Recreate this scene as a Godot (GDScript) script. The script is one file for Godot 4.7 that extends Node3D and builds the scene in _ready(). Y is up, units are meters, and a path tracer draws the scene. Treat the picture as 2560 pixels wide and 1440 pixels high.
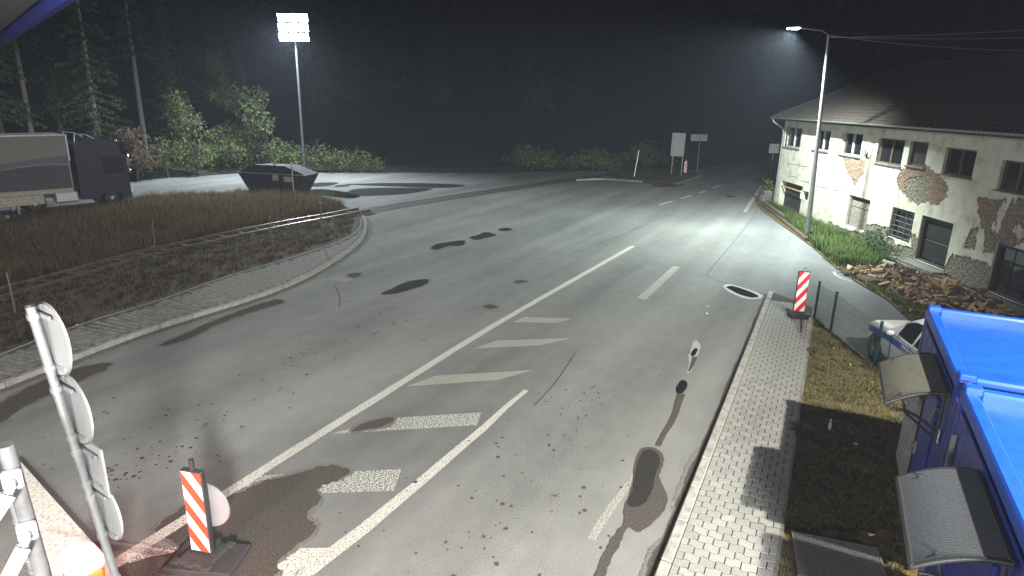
extends Node3D
# ---------------------------------------------------------------- camera geometry
const FPX := 1600.0
const CAM_H := 6.2
var CB := Basis()          # camera axes in the world
var taken := {}
var MT := {}
var rng := RandomNumberGenerator.new()

func set_camera_axes():
	var p := deg_to_rad(16.4)
	var r := deg_to_rad(-1.2)
	var up := Vector3(-sin(r) * cos(p), cos(r) * cos(p), sin(p))
	var fw := Vector3(0, 0, -1)
	var z := -(fw - up * fw.dot(up)).normalized()
	var x := up.cross(z)
	CB = Basis(Vector3(x.x, up.x, z.x), Vector3(x.y, up.y, z.y), Vector3(x.z, up.z, z.z))

func ray(px: float, py: float) -> Vector3:
	return CB * Vector3((px - 1280.0) / FPX, -(py - 720.0) / FPX, -1.0)

func G(px: float, py: float, y := 0.0) -> Vector3:      # a photo pixel on the level y
	var d := ray(px, py)
	return Vector3(0, CAM_H, 0) + d * ((y - CAM_H) / d.y)

func W(px: float, py: float) -> Vector2:                # a photo pixel on the house wall: (z, y)
	var d := ray(px, py)
	var q := Vector3(0, CAM_H, 0) + d * (16.4 / d.x)
	return Vector2(q.z, q.y)

func PG(a: Array, y := 0.0) -> PackedVector3Array:
	var o := PackedVector3Array()
	for p in a: o.append(G(p[0], p[1], y))
	return o

# ---------------------------------------------------------------- mesh builder
class Geo:
	var v := PackedVector3Array()
	var n := PackedVector3Array()
	var uv := PackedVector2Array()
	var uv2 := PackedVector2Array()
	func tri(a: Vector3, b: Vector3, c: Vector3, ta := Vector2.ZERO, tb := Vector2.ZERO, tc := Vector2.ZERO):
		var m := (b - a).cross(c - a)
		if m.length_squared() < 1e-16: return
		m = m.normalized()
		v.append_array([a, c, b]); n.append_array([m, m, m]); uv.append_array([ta, tc, tb])
	func trin(a: Vector3, b: Vector3, c: Vector3, na: Vector3, nb: Vector3, nc: Vector3):
		v.append_array([a, c, b]); n.append_array([na, nc, nb]); uv.append_array([Vector2.ZERO, Vector2.ZERO, Vector2.ZERO])
	func quad(a: Vector3, b: Vector3, c: Vector3, d: Vector3):   # anticlockwise from outside; uv (0,1) (1,1) (1,0) (0,0)
		tri(a, b, c, Vector2(0, 1), Vector2(1, 1), Vector2(1, 0))
		tri(a, c, d, Vector2(0, 1), Vector2(1, 0), Vector2(0, 0))
	func face(p: Array, inside: Vector3):
		var c := Vector3.ZERO
		for q in p: c += q
		c /= p.size()
		var m: Vector3 = (p[1] - p[0]).cross(p[2] - p[0])
		if m.dot(c - inside) < 0: p.reverse()
		for i in range(1, p.size() - 1): tri(p[0], p[i], p[i + 1])
	func box(c: Vector3, s: Vector3, b := Basis(), bev := 0.0):
		var h := s * 0.5
		if bev <= 0.0:
			for k in 3:
				var i := (k + 1) % 3
				var j := (k + 2) % 3
				for sg in [-1.0, 1.0]:
					var q := []
					for w in [[-1, -1], [1, -1], [1, 1], [-1, 1]]:
						var e := Vector3.ZERO
						e[k] = sg * h[k]; e[i] = w[0] * h[i]; e[j] = w[1] * h[j]
						q.append(c + b * e)
					face(q, c)
			return
		bev = minf(bev, minf(h.x, minf(h.y, h.z)) * 0.9)
		var V := func(k: int, sx: float, sy: float, sz: float) -> Vector3:
			var e := Vector3(sx * (h.x - bev), sy * (h.y - bev), sz * (h.z - bev))
			e[k] = [sx, sy, sz][k] * h[k]
			return c + b * e
		var S := [-1.0, 1.0]
		for k in 3:
			var i := (k + 1) % 3
			var j := (k + 2) % 3
			for sg in S:
				var q := []
				for w in [[-1.0, -1.0], [1.0, -1.0], [1.0, 1.0], [-1.0, 1.0]]:
					var e := [0.0, 0.0, 0.0]
					e[k] = sg; e[i] = w[0]; e[j] = w[1]
					q.append(V.call(k, e[0], e[1], e[2]))
				face(q, c)
			for si in S:
				for sj in S:
					var q := []
					for w in [[i, -1.0], [j, -1.0], [j, 1.0], [i, 1.0]]:
						var e := [0.0, 0.0, 0.0]
						e[k] = w[1]; e[i] = si; e[j] = sj
						q.append(V.call(w[0], e[0], e[1], e[2]))
					face(q, c)
		for sx in S:
			for sy in S:
				for sz in S:
					face([V.call(0, sx, sy, sz), V.call(1, sx, sy, sz), V.call(2, sx, sy, sz)], c)
	func cyl(a: Vector3, b: Vector3, r0: float, r1: float, seg := 10, caps := true):
		var d := (b - a).normalized()
		var x := d.cross(Vector3(0, 0, 1) if absf(d.z) < 0.9 else Vector3(1, 0, 0)).normalized()
		var y := d.cross(x)
		for i in seg:
			var t0 := TAU * i / seg
			var t1 := TAU * (i + 1) / seg
			var e0 := x * cos(t0) + y * sin(t0)
			var e1 := x * cos(t1) + y * sin(t1)
			var p0 := a + e0 * r0
			var p1 := a + e1 * r0
			var q0 := b + e0 * r1
			var q1 := b + e1 * r1
			trin(p0, p1, q1, e0, e1, e1)
			trin(p0, q1, q0, e0, e1, e0)
			if caps:
				if r0 > 0.0: tri(a, p1, p0)
				if r1 > 0.0: tri(b, q0, q1)
	func tube(p: Array, r, seg := 8):
		for i in p.size() - 1:
			var r0: float = r[i] if r is Array else r
			var r1: float = r[i + 1] if r is Array else r
			cyl(p[i], p[i + 1], r0, r1, seg, true)
	func lathe(c: Vector3, axis: Vector3, prof: Array, seg := 16):   # prof: [along, radius]
		for i in prof.size() - 1:
			cyl(c + axis * prof[i][0], c + axis * prof[i + 1][0], prof[i][1], prof[i + 1][1], seg, i == 0 or i == prof.size() - 2)
	func prism(poly: PackedVector2Array, z0: float, z1: float, xf := Transform3D()):
		var p := poly
		if Geometry2D.is_polygon_clockwise(p): p.reverse()
		var ix := Geometry2D.triangulate_polygon(p)
		for i in range(0, ix.size(), 3):
			var a := p[ix[i]]
			var b := p[ix[i + 1]]
			var c := p[ix[i + 2]]
			if (b - a).cross(c - a) < 0:
				var t := b
				b = c
				c = t
			tri(xf * Vector3(a.x, a.y, z1), xf * Vector3(b.x, b.y, z1), xf * Vector3(c.x, c.y, z1), a, b, c)
			tri(xf * Vector3(a.x, a.y, z0), xf * Vector3(c.x, c.y, z0), xf * Vector3(b.x, b.y, z0), a, c, b)
		for i in p.size():
			var a := p[i]
			var b := p[(i + 1) % p.size()]
			quad(xf * Vector3(a.x, a.y, z0), xf * Vector3(b.x, b.y, z0), xf * Vector3(b.x, b.y, z1), xf * Vector3(a.x, a.y, z1))
	func sheet(p: PackedVector3Array, s := 1.0, rot := 0.0):          # a level polygon, uv = metres
		var q := PackedVector2Array()
		for a in p: q.append(Vector2(a.x, a.z))
		var ix := Geometry2D.triangulate_polygon(q)
		for i in range(0, ix.size(), 3):
			var a := p[ix[i]]
			var b := p[ix[i + 1]]
			var c := p[ix[i + 2]]
			if (b - a).cross(c - a).y < 0:
				var t := b
				b = c
				c = t
			tri(a, b, c, q[0], q[0], q[0])
			for k in [a, c, b]:
				var w := Vector2(k.x, k.z).rotated(rot)
				uv[v.size() - 3 + [a, c, b].find(k)] = w * s
	func mesh() -> ArrayMesh:
		var a := []
		a.resize(Mesh.ARRAY_MAX)
		a[Mesh.ARRAY_VERTEX] = v; a[Mesh.ARRAY_NORMAL] = n; a[Mesh.ARRAY_TEX_UV] = uv
		if uv2.size() == v.size(): a[Mesh.ARRAY_TEX_UV2] = uv2
		var m := ArrayMesh.new()
		if v.size(): m.add_surface_from_arrays(Mesh.PRIMITIVE_TRIANGLES, a)
		return m

# ---------------------------------------------------------------- scene helpers
func numbered(called: String, parent: Node) -> String:
	var k := str(parent.get_instance_id()) + called
	var c: int = taken.get(k, 0)
	taken[k] = c + 1
	return called if c == 0 else "%s_%03d" % [called, c]

func tag(o: Node, label: String, category: String, group := ""):
	o.set_meta("label", label)
	o.set_meta("category", category)
	if group: o.set_meta("group", group)

func thing(called: String, label: String, category: String, at := Vector3.ZERO, yaw := 0.0, group := "") -> Node3D:
	var o := Node3D.new()
	o.name = numbered(called, self)
	add_child(o)
	o.position = at
	o.rotation.y = yaw
	tag(o, label, category, group)
	return o

func part(parent: Node, called: String, g, m: Material, label := "") -> MeshInstance3D:
	var o := MeshInstance3D.new()
	o.name = numbered(called, parent)
	o.mesh = g.mesh() if g is Geo else g
	o.material_override = m
	parent.add_child(o)
	if label: o.set_meta("label", label)
	return o

func struct(called: String, g, m: Material) -> MeshInstance3D:
	var o := part(self, called, g, m)
	o.set_meta("kind", "structure")
	return o

func lin(r: float, g: float, b: float, a := 1.0) -> Color:
	var c := Color(r, g, b).linear_to_srgb()
	c.a = a
	return c

func noise(sd: int, freq: float, ramp: Array, size := 512, oct := 4, cell := false, normal := 0.0) -> NoiseTexture2D:
	var f := FastNoiseLite.new()
	f.seed = sd
	f.frequency = freq
	f.fractal_octaves = oct
	f.noise_type = FastNoiseLite.TYPE_CELLULAR if cell else FastNoiseLite.TYPE_SIMPLEX_SMOOTH
	var t := NoiseTexture2D.new()
	t.width = size
	t.height = size
	t.seamless = true
	t.noise = f
	if normal > 0.0:
		t.as_normal_map = true
		t.bump_strength = normal
	elif ramp.size():
		var gr := Gradient.new()
		var of := PackedFloat32Array()
		var co := PackedColorArray()
		for e in ramp:
			of.append(e[0])
			co.append(e[1])
		gr.offsets = of
		gr.colors = co
		t.color_ramp = gr
	return t

func mat(c: Color, rough := 0.7, metal := 0.0, tex: Texture2D = null, scale := 1.0, nor: Texture2D = null, nscale := 1.0) -> StandardMaterial3D:
	var m := StandardMaterial3D.new()
	m.albedo_color = c
	m.roughness = rough
	m.metallic = metal
	if tex or nor:
		m.uv1_triplanar = true
		m.uv1_world_triplanar = true
		m.uv1_scale = Vector3.ONE * scale
	if tex: m.albedo_texture = tex
	if nor:
		m.normal_enabled = true
		m.normal_texture = nor
		m.normal_scale = nscale
	return m

func make_materials():
	var w := Color.WHITE
	var grain := noise(3, 0.09, [[0.0, Color(.62, .62, .62)], [0.45, Color(.9, .9, .9)], [1.0, w]], 512, 4)
	var blotch := noise(5, 0.012, [[0.0, Color(.72, .71, .69)], [0.5, Color(.9, .9, .89)], [1.0, w]], 512, 5)
	var rust := noise(8, 0.02, [[0.0, Color(.5, .4, .32)], [0.45, Color(.86, .82, .78)], [1.0, w]], 512, 5)
	var bump := noise(9, 0.12, [], 512, 4, false, 6.0)
	var bump2 := noise(10, 0.03, [], 512, 5, false, 10.0)
	MT.grain = grain; MT.blotch = blotch; MT.bump = bump; MT.bump2 = bump2
	# asphalt: aggregate speckle, and tonal streaks that run with the traffic
	var agg := noise(21, 0.16, [[0.0, Color(.70, .70, .70)], [0.35, Color(.86, .86, .86)], [0.6, Color(.94, .94, .94)], [1.0, w]], 1024, 3)
	var streak := streak_image()
	var a := mat(lin(.250, .255, .245), 0.9)
	a.metallic_specular = .3
	a.albedo_texture = agg
	a.normal_enabled = true
	a.normal_texture = noise(22, 0.2, [], 1024, 3, false, 5.0)
	a.normal_scale = 0.7
	a.uv1_scale = Vector3(0.25, 0.25, 1)
	a.detail_enabled = true
	a.detail_albedo = streak
	a.detail_blend_mode = BaseMaterial3D.BLEND_MODE_MUL
	a.detail_uv_layer = BaseMaterial3D.DETAIL_UV_2
	MT.asphalt = a
	var a2: StandardMaterial3D = a.duplicate()
	a2.albedo_color = lin(.250, .258, .262)
	MT.asphalt_lane = a2
	MT.damp = mat(lin(.085, .076, .066), 0.9, 0, grain, 0.5, bump, 0.5)
	MT.damp.metallic_specular = .1
	MT.wet = mat(lin(.035, .034, .033), 0.85, 0, grain, 0.5, bump, 0.4)
	MT.wet.metallic_specular = .1
	MT.water = mat(lin(.010, .010, .012), 0.12, 0, null)
	MT.damp_edge = mat(lin(.165, .160, .150), 0.9, 0, grain, 0.5, bump, 0.5)
	MT.damp_edge.metallic_specular = .2
	MT.residue = mat(lin(.5, .51, .5), 0.7, 0, noise(31, 0.1, [[0.0, Color(.3, .3, .3)], [0.5, Color(.75, .75, .75)], [1.0, w]], 256, 4), 1.2)
	MT.tar = mat(lin(.05, .049, .048), 0.95, 0, grain, 0.7)
	MT.tar.metallic_specular = .1
	MT.gutter = mat(lin(.13, .125, .115), .95, 0, blotch, .9, bump, .8)
	MT.dirt_edge = mat(lin(.075, .062, .050), 0.95, 0, grain, 0.8, bump, 0.8)
	# paint with worn-through spots
	var worn := noise(33, 0.07, [[0.0, Color(1, 1, 1, 0)], [0.30, Color(.9, .9, .88, 0)], [0.31, Color(.9, .9, .86, 1)], [0.7, w]], 512, 5)
	var pm := mat(lin(.44, .44, .415), 0.75, 0, worn, 0.75)
	pm.transparency = BaseMaterial3D.TRANSPARENCY_ALPHA_SCISSOR
	pm.alpha_scissor_threshold = 0.5
	MT.paint = pm
	var pm3: StandardMaterial3D = pm.duplicate()
	pm3.albedo_texture = noise(35, 0.06, [[0.0, Color(1, 1, 1, 0)], [0.47, Color(.9, .9, .88, 0)], [0.48, Color(.86, .86, .82, 1)], [0.8, w]], 512, 5)
	MT.paint_mid = pm3
	var worn2 := noise(34, 0.09, [[0.0, Color(1, 1, 1, 0)], [0.47, Color(.9, .9, .88, 0)], [0.48, Color(.9, .9, .86, 1)], [0.8, w]], 512, 5)
	var pm2: StandardMaterial3D = pm.duplicate()
	pm2.albedo_texture = worn2
	pm2.albedo_color = lin(.40, .40, .37)
	MT.paint_worn = pm2
	MT.paver = []
	for k in 4:
		MT.paver.append(mat(lin(.265 + .02 * k, .268 + .02 * k, .25 + .019 * k), 0.85, 0, grain, 0.9, bump, 0.5))
	MT.paver_old = []
	for k in 3:
		MT.paver_old.append(mat(lin(.15 + .025 * k, .143 + .024 * k, .130 + .022 * k), 0.9, 0, blotch, 0.9, bump, 0.6))
	MT.joint = mat(lin(.03, .03, .024), 0.95, 0, grain, 0.8)
	MT.concrete = mat(lin(.33, .33, .31), 0.85, 0, blotch, 0.6, bump, 0.5)
	MT.concrete_old = mat(lin(.22, .215, .20), 0.9, 0, blotch, 0.5, bump, 0.7)
	MT.whitewash = mat(lin(.68, .67, .64), 0.8, 0, noise(41, 0.03, [[0.0, Color(.5, .48, .46)], [0.3, Color(.85, .84, .82)], [1.0, w]], 512, 5), 0.9, bump, 0.5)
	MT.soil = mat(lin(.075, .062, .042), 0.95, 0, noise(51, 0.05, [[0.0, Color(.4, .36, .3)], [0.5, Color(.8, .78, .7)], [1.0, w]], 512, 5), 0.35, bump2, 0.8)
	MT.lawn = mat(lin(.15, .122, .066), 0.95, 0, noise(52, 0.02, [[0.0, Color(.45, .5, .3)], [0.45, Color(.8, .72, .5)], [0.7, Color(1, .9, .65)], [1.0, w]], 512, 5), 0.25, bump2, 0.7)
	MT.ballast = mat(lin(.07, .062, .056), 0.95, 0, noise(53, 0.12, [[0.0, Color(.4, .4, .4)], [1.0, w]], 512, 3, true), 0.7, bump, 1.0)
	MT.rail = mat(lin(.34, .32, .32), 0.35, 0.9, rust, 0.8)
	MT.rail_rust = mat(lin(.075, .055, .042), 0.85, 0.2, rust, 0.8)
	MT.hill = mat(lin(.03, .035, .02), 1.0, 0, blotch, 0.05)
	MT.galv = mat(lin(.42, .43, .44), 0.42, 0.75, noise(61, 0.05, [[0.0, Color(.88, .88, .89)], [1.0, w]], 256, 3, true), 1.4)
	MT.galv_dull = mat(lin(.30, .30, .305), 0.6, 0.5, blotch, 1.2)
	MT.grey_paint = mat(lin(.13, .13, .14), 0.5, 0.0, blotch, 1.0)
	MT.white_plastic = mat(lin(.72, .73, .75), 0.4)
	MT.black = mat(lin(.02, .02, .021), 0.5)
	MT.rubber = mat(lin(.03, .029, .028), 0.85, 0, grain, 1.5, bump, 0.6)
	MT.dark_glass = mat(lin(.012, .013, .016), 0.08)
	MT.orange = mat(lin(.62, .12, .01), 0.45)
	MT.red = mat(lin(.55, .02, .03), 0.4)
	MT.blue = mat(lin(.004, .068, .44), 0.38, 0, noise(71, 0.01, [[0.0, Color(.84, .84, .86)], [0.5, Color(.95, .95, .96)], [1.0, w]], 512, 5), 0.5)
	MT.blue_shaded = mat(lin(.013, .030, .25), 0.4, 0, blotch, 0.6)  # same container paint as the roof, with the wall shade put into the colour
	MT.frame_dark = mat(lin(.03, .031, .034), 0.4, 0.3)
	MT.green_post = mat(lin(.014, .05, .045), 0.45)
	MT.skip = mat(lin(.02, .032, .042), 0.92, 0.0, rust, 0.4)
	MT.camera_shell = mat(lin(.36, .365, .38), .4)
	MT.sign_back = mat(lin(.30, .30, .31), .55, .3, noise(62, .01, [[0.0, Color(.88, .88, .88)], [1.0, w]], 256, 4), .5)
	MT.wire = mat(lin(.06, .06, .065), 0.5, 0.3)
	MT.plaster = mat(lin(.60, .58, .52), 0.92, 0, noise(81, 0.012, [[0.0, Color(.80, .77, .70)], [0.30, Color(.92, .91, .86)], [0.55, Color(.98, .98, .95)], [1.0, w]], 1024, 6), 0.11, bump, 0.1)
	MT.mortar = mat(lin(.34, .315, .26), 0.95, 0, noise(82, 0.03, [[0.0, Color(.5, .48, .44)], [1.0, w]], 512, 5), 0.5, bump2, 1.0)
	MT.bricks = []
	for k in 5:
		MT.bricks.append(mat(lin(.31 + .03 * k, .205 + .021 * k, .150 + .017 * k), 0.95, 0, grain, 1.2, bump, 0.7))
	MT.tile = mat(lin(.042, .033, .027), 0.95, 0, rust, 0.5, bump, 0.7)
	MT.wood_old = mat(lin(.14, .115, .085), 0.9, 0, rust, 0.9, bump, 0.6)
	MT.wood_dark = mat(lin(.035, .028, .023), 0.8, 0, grain, 0.9)
	MT.wood_grey = mat(lin(.33, .33, .31), 0.85, 0, rust, 0.7, bump, 0.4)
	MT.window_white = mat(lin(.58, .59, .57), 0.7, 0, rust, 0.9)
	MT.bark = mat(lin(.22, .17, .125), 0.95, 0, noise(91, 0.06, [[0.0, Color(.4, .38, .36)], [1.0, w]], 256, 4), 1.6, bump2, 1.0)
	MT.split = []
	for k in 4:
		MT.split.append(mat(lin(.66 - .07 * k, .53 - .07 * k, .36 - .055 * k), 0.85, 0, noise(94 + k, 0.05, [[0.0, Color(.6, .52, .44)], [0.5, Color(.9, .86, .8)], [1.0, w]], 256, 4), 2.0))
	MT.trunk_pale = mat(lin(.30, .29, .26), 0.9, 0, grain, 0.7)
	MT.car_white = mat(lin(.74, .76, .78), 0.25)
	MT.car_white.clearcoat_enabled = true
	MT.car_blue = mat(lin(.006, .06, .40), 0.3)

func streak_image() -> ImageTexture:
	var f := FastNoiseLite.new()
	f.seed = 77
	f.frequency = 1.0
	f.fractal_octaves = 4
	var im := Image.create(768, 768, false, Image.FORMAT_RGB8)
	for y in 768:
		for x in 768:
			var u := x / 768.0 * 60.0      # across the road, metres
			var w := y / 768.0 * 60.0      # along it
			var s := f.get_noise_2d(u * 0.55, w * 0.035) * 0.5 + f.get_noise_2d(u * 0.16 + 40.0, w * 0.10) * 0.45 + f.get_noise_2d(u * 1.9 + 9.0, w * 1.2) * 0.18
			var k := clampf(0.90 + s * 0.24, 0.6, 1.0)
			im.set_pixel(x, y, Color(k, k, k))
	im.generate_mipmaps()
	return ImageTexture.create_from_image(im)

func with_uv2(g: Geo) -> Geo:      # metres in the road's own axes over 60
	g.uv2.resize(g.v.size())
	var ang := atan2(0.462, 0.887)
	for i in g.v.size():
		var p := Vector2(g.v[i].x, g.v[i].z).rotated(-ang)
		g.uv2[i] = p / 60.0 + Vector2(0.5, 0.9)
	return g

func catmull(p: PackedVector3Array, k := 6) -> PackedVector3Array:
	var o := PackedVector3Array()
	for i in p.size() - 1:
		var a := p[maxi(i - 1, 0)]
		var d := p[mini(i + 2, p.size() - 1)]
		for j in k: o.append(p[i].cubic_interpolate(p[i + 1], a, d, float(j) / k))
	o.append(p[p.size() - 1])
	return o

func closed_curve(p: PackedVector3Array, k := 5, jag := 0.0) -> PackedVector3Array:
	var o := PackedVector3Array()
	var m := p.size()
	for i in m:
		for j in k:
			var q := p[i].cubic_interpolate(p[(i + 1) % m], p[(i + m - 1) % m], p[(i + 2) % m], float(j) / k)
			q += Vector3(rng.randf_range(-jag, jag), 0, rng.randf_range(-jag, jag))
			o.append(q)
	return o

func offset_line(p: PackedVector3Array, d: float) -> PackedVector3Array:   # to the right of the way along the line, seen from above
	var o := PackedVector3Array()
	for i in p.size():
		var t := (p[mini(i + 1, p.size() - 1)] - p[maxi(i - 1, 0)]).normalized()
		o.append(p[i] + Vector3(-t.z, 0, t.x) * d)
	return o

func strip(p: PackedVector3Array, w, y: float) -> Geo:
	var g := Geo.new()
	for i in p.size() - 1:
		var w0: float = lerpf(w[0], w[1], float(i) / (p.size() - 1)) if w is Array else w
		var w1: float = lerpf(w[0], w[1], float(i + 1) / (p.size() - 1)) if w is Array else w
		var t := (p[i + 1] - p[i]).normalized()
		var s := Vector3(-t.z, 0, t.x) * 0.5
		var up := Vector3(0, y, 0)
		g.quad(p[i] - s * w0 + up, p[i] + s * w0 + up, p[i + 1] + s * w1 + up, p[i + 1] - s * w1 + up)
		if g.n.size() and g.n[g.n.size() - 1].y < 0:
			for k in range(g.n.size() - 6, g.n.size()): g.n[k] = -g.n[k]
	return g

func resample(p: PackedVector3Array, step: float) -> PackedVector3Array:
	var o := PackedVector3Array([p[0]])
	var left := step
	for i in p.size() - 1:
		var a := p[i]
		var b := p[i + 1]
		var L := a.distance_to(b)
		var s := left
		while s <= L:
			o.append(a.lerp(b, s / L))
			s += step
		left = s - L
	return o

# ---------------------------------------------------------------- the scene
func _ready():
	rng.seed = 4711
	set_camera_axes()
	var cam := Camera3D.new()
	cam.name = "camera"
	cam.fov = rad_to_deg(2.0 * atan(720.0 / FPX))
	cam.near = 0.1
	cam.far = 900.0
	add_child(cam)
	cam.transform = Transform3D(CB, Vector3(0, CAM_H, 0))
	cam.current = true
	var sky_mat := ProceduralSkyMaterial.new()
	sky_mat.sky_top_color = lin(.0105, .0104, .0120)
	sky_mat.sky_horizon_color = lin(.0090, .0097, .0132)
	sky_mat.ground_bottom_color = lin(.004, .004, .005)
	sky_mat.ground_horizon_color = lin(.010, .011, .014)
	sky_mat.sky_curve = 0.2
	var sky := Sky.new()
	sky.sky_material = sky_mat
	var env := Environment.new()
	env.background_mode = Environment.BG_SKY
	env.sky = sky
	env.tonemap_mode = Environment.TONE_MAPPER_LINEAR
	env.tonemap_exposure = 1.22
	env.sdfgi_enabled = true
	env.ssao_enabled = true
	env.ssil_enabled = true
	env.fog_enabled = true
	env.fog_density = 0.0006
	env.fog_light_color = Color(.86, .90, 1.0)
	var we := WorldEnvironment.new()
	we.environment = env
	add_child(we)
	var moon := DirectionalLight3D.new()
	moon.light_energy = 0.004
	moon.light_color = Color(.8, .87, 1.0)
	moon.light_angular_distance = 8.0
	moon.rotation_degrees = Vector3(-50, 40, 0)
	moon.shadow_enabled = true
	add_child(moon)
	make_materials()
	make_ground()
	make_railway()
	make_left_walk()
	make_right_walk()
	make_markings()
	make_stains()
	make_house()
	make_lamps()
	make_side_lamp()
	make_canopy()
	make_containers()
	make_right_fence()
	make_car()
	make_firewood()
	make_timbers()
	make_signs_far()
	make_truck()
	make_skip()
	make_left_fence()
	make_gate_corner()
	make_delineators()
	make_litter()
	make_trees()
	make_grass()
	print("triangles ", count_tris(self))

func count_tris(o: Node) -> int:
	var t := 0
	if o is MeshInstance3D and o.mesh is ArrayMesh and o.mesh.get_surface_count(): t += o.mesh.surface_get_array_len(0) / 3
	for c in o.get_children(): t += count_tris(c)
	return t

# ---------------------------------------------------------------- ground, road, walks
var kerb_left := PackedVector3Array()
var walk_back := PackedVector3Array()
const KA := Vector3(8.75, 0, -20.95)                  # far end of the right kerb
const KD := Vector3(-0.4405, 0, 0.8977)               # along it, towards the camera
const KR := Vector3(0.8977, 0, 0.4405)                # across the walk, away from the road

func make_ground():
	var g := Geo.new()
	g.sheet(PackedVector3Array([Vector3(-220, -.06, -230), Vector3(220, -.06, -230), Vector3(220, -.06, 40), Vector3(-220, -.06, 40)]))
	struct("ground", g, MT.soil)
	var road := Geo.new()
	var far := PG([[300, 455], [430, 444], [600, 433], [900, 431], [1240, 432], [1400, 428], [1600, 425], [1735, 424]])
	var p := PackedVector3Array([Vector3(-62, 0, 12), Vector3(-62, 0, -36)])
	p.append_array(far)
	p.append_array([Vector3(26, 0, -74), Vector3(34, 0, -84), Vector3(40, 0, -80), Vector3(22.5, 0, -56), Vector3(16.2, 0, -43), Vector3(16.0, 0, -41), Vector3(14.4, 0, -30), Vector3(13.2, 0, -25), Vector3(14, 0, -16), Vector3(16, 0, -10), Vector3(24, 0, 12)])
	road.sheet(p)
	struct("road", with_uv2(road), MT.asphalt)
	var lane := Geo.new()
	lane.sheet(closed_curve(PG([[1765, 690], [1800, 645], [1848, 588], [1893, 530], [1960, 570], [2030, 620], [2085, 668], [2215, 750], [2330, 850], [2440, 960], [2300, 1010], [2180, 930], [2010, 790], [1960, 750], [1915, 737], [1830, 713]], .005), 2))
	struct("side_lane", with_uv2(lane), MT.asphalt_lane)
	# far shoulder of the lot: a low bank and the dark hillside behind
	var hill := Geo.new()
	var base := PG([[-900, 520], [-300, 490], [0, 476], [300, 453], [600, 431], [900, 429], [1240, 430], [1400, 426], [1560, 421], [1700, 412]], -.02)
	base.append_array([Vector3(30, -.02, -92), Vector3(60, -.02, -92), Vector3(110, -.02, -60)])
	var f := FastNoiseLite.new()
	f.seed = 5
	f.frequency = 0.03
	var rows := []
	for d in [[0, 0.0], [1.2, .3], [6, .6], [24, 1.6], [48, 8], [84, 22], [130, 40]]:
		var r := PackedVector3Array()
		for q in base:
			var o := Vector3(q.x, 0, q.z - 10).normalized()
			var e: Vector3 = q + o * d[0]
			e.y = d[1] * (1.0 + .35 * f.get_noise_2d(e.x, e.z)) - .02 + (.25 * f.get_noise_2d(e.x * 9, e.z * 9) if d[1] > 0 else 0.0)
			r.append(e)
		rows.append(r)
	for i in rows.size() - 1:
		for j in base.size() - 1:
			hill.quad(rows[i][j], rows[i][j + 1], rows[i + 1][j + 1], rows[i + 1][j])
	struct("hillside", hill, MT.hill)
	# lit verges
	kerb_left = catmull(PG([[-260, 1075], [-120, 1020], [0, 975], [39, 960], [209, 893], [292, 862], [369, 833], [505, 790], [637, 749], [750, 705], [825, 664], [881, 626], [911, 596], [919, 567], [911, 543]]), 5)
	walk_back = catmull(PG([[-260, 985], [-120, 940], [0, 898], [63, 871], [243, 806], [389, 762], [486, 727], [562, 699], [712, 655], [800, 627], [862, 603], [893, 582], [903, 564], [899, 546]]), 5)
	var verge := Geo.new()
	var vp := PackedVector3Array()
	for q in walk_back: vp.append(q + Vector3(0, .07, 0))
	vp.append_array(PG([[890, 530], [884, 524], [850, 510], [800, 499], [740, 487], [600, 482], [480, 485], [300, 503], [190, 522], [0, 556], [-300, 610], [-700, 700]], .07))
	verge.sheet(vp)
	struct("verge", verge, MT.soil)
	var v2 := Geo.new()
	v2.sheet(PackedVector3Array([KA + KD * 2.6 + KR * 1.4 + Vector3(0, .07, 0), Vector3(9.18, .07, -18.4), Vector3(9.12, .07, -17.0), Vector3(8.98, .07, -14.7), Vector3(8.9, .07, -12), Vector3(9.5, .07, -9), Vector3(7, .07, 4), KA + KD * 26 + KR * 1.4 + Vector3(0, .07, 0)]))
	struct("lawn", v2, MT.lawn)
	var v3 := Geo.new()
	var yp := PG([[1893, 512], [1905, 524], [1960, 566], [2030, 615], [2085, 664], [2140, 703], [2215, 746], [2330, 846], [2440, 955], [2620, 1060]], .05)
	yp.append_array([Vector3(17, .05, -8), Vector3(17, .05, -40.2), Vector3(17, .05, -46), Vector3(16.6, .05, -44)])
	v3.sheet(yp)
	struct("yard_verge", v3, MT.lawn)
	# island of grass by the far sign board
	var v4 := Geo.new()
	var ip := PG([[1490, 446], [1560, 452], [1632, 456], [1690, 462], [1722, 452], [1752, 440], [1745, 431], [1700, 426], [1600, 424], [1500, 434]], .10)
	v4.sheet(ip)
	struct("traffic_island", v4, MT.lawn)
	var kb := Node3D.new()
	kb.name = "island_kerb"
	kb.set_meta("kind", "structure")
	add_child(kb)
	kerb_stones(kb, PG([[1440, 452], [1500, 449], [1560, 454], [1632, 458]]), 1.0, .16, .14, MT.concrete)
	kerb_stones(kb, PG([[1690, 463], [1722, 453], [1755, 440]]), 1.0, .16, .14, MT.concrete)

func kerb_stones(parent: Node, line: PackedVector3Array, step: float, wide: float, high: float, m: Material):
	var q := resample(line, step)
	for i in q.size() - 1:
		var t := (q[i + 1] - q[i])
		var L := t.length()
		if L < step * 0.5: continue
		t = t.normalized()
		var r := Vector3(-t.z, 0, t.x)
		var g := Geo.new()
		g.box(Vector3(0, high * .5 - .05, 0), Vector3(wide, high + .1, L - .012), Basis(), .018)
		var o := part(parent, "kerb_stone", g, m)
		o.transform = Transform3D(Basis(r, Vector3.UP, -t), q[i].lerp(q[i + 1], .5) + Vector3(0, rng.randf_range(-.004, .004), 0))

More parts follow.
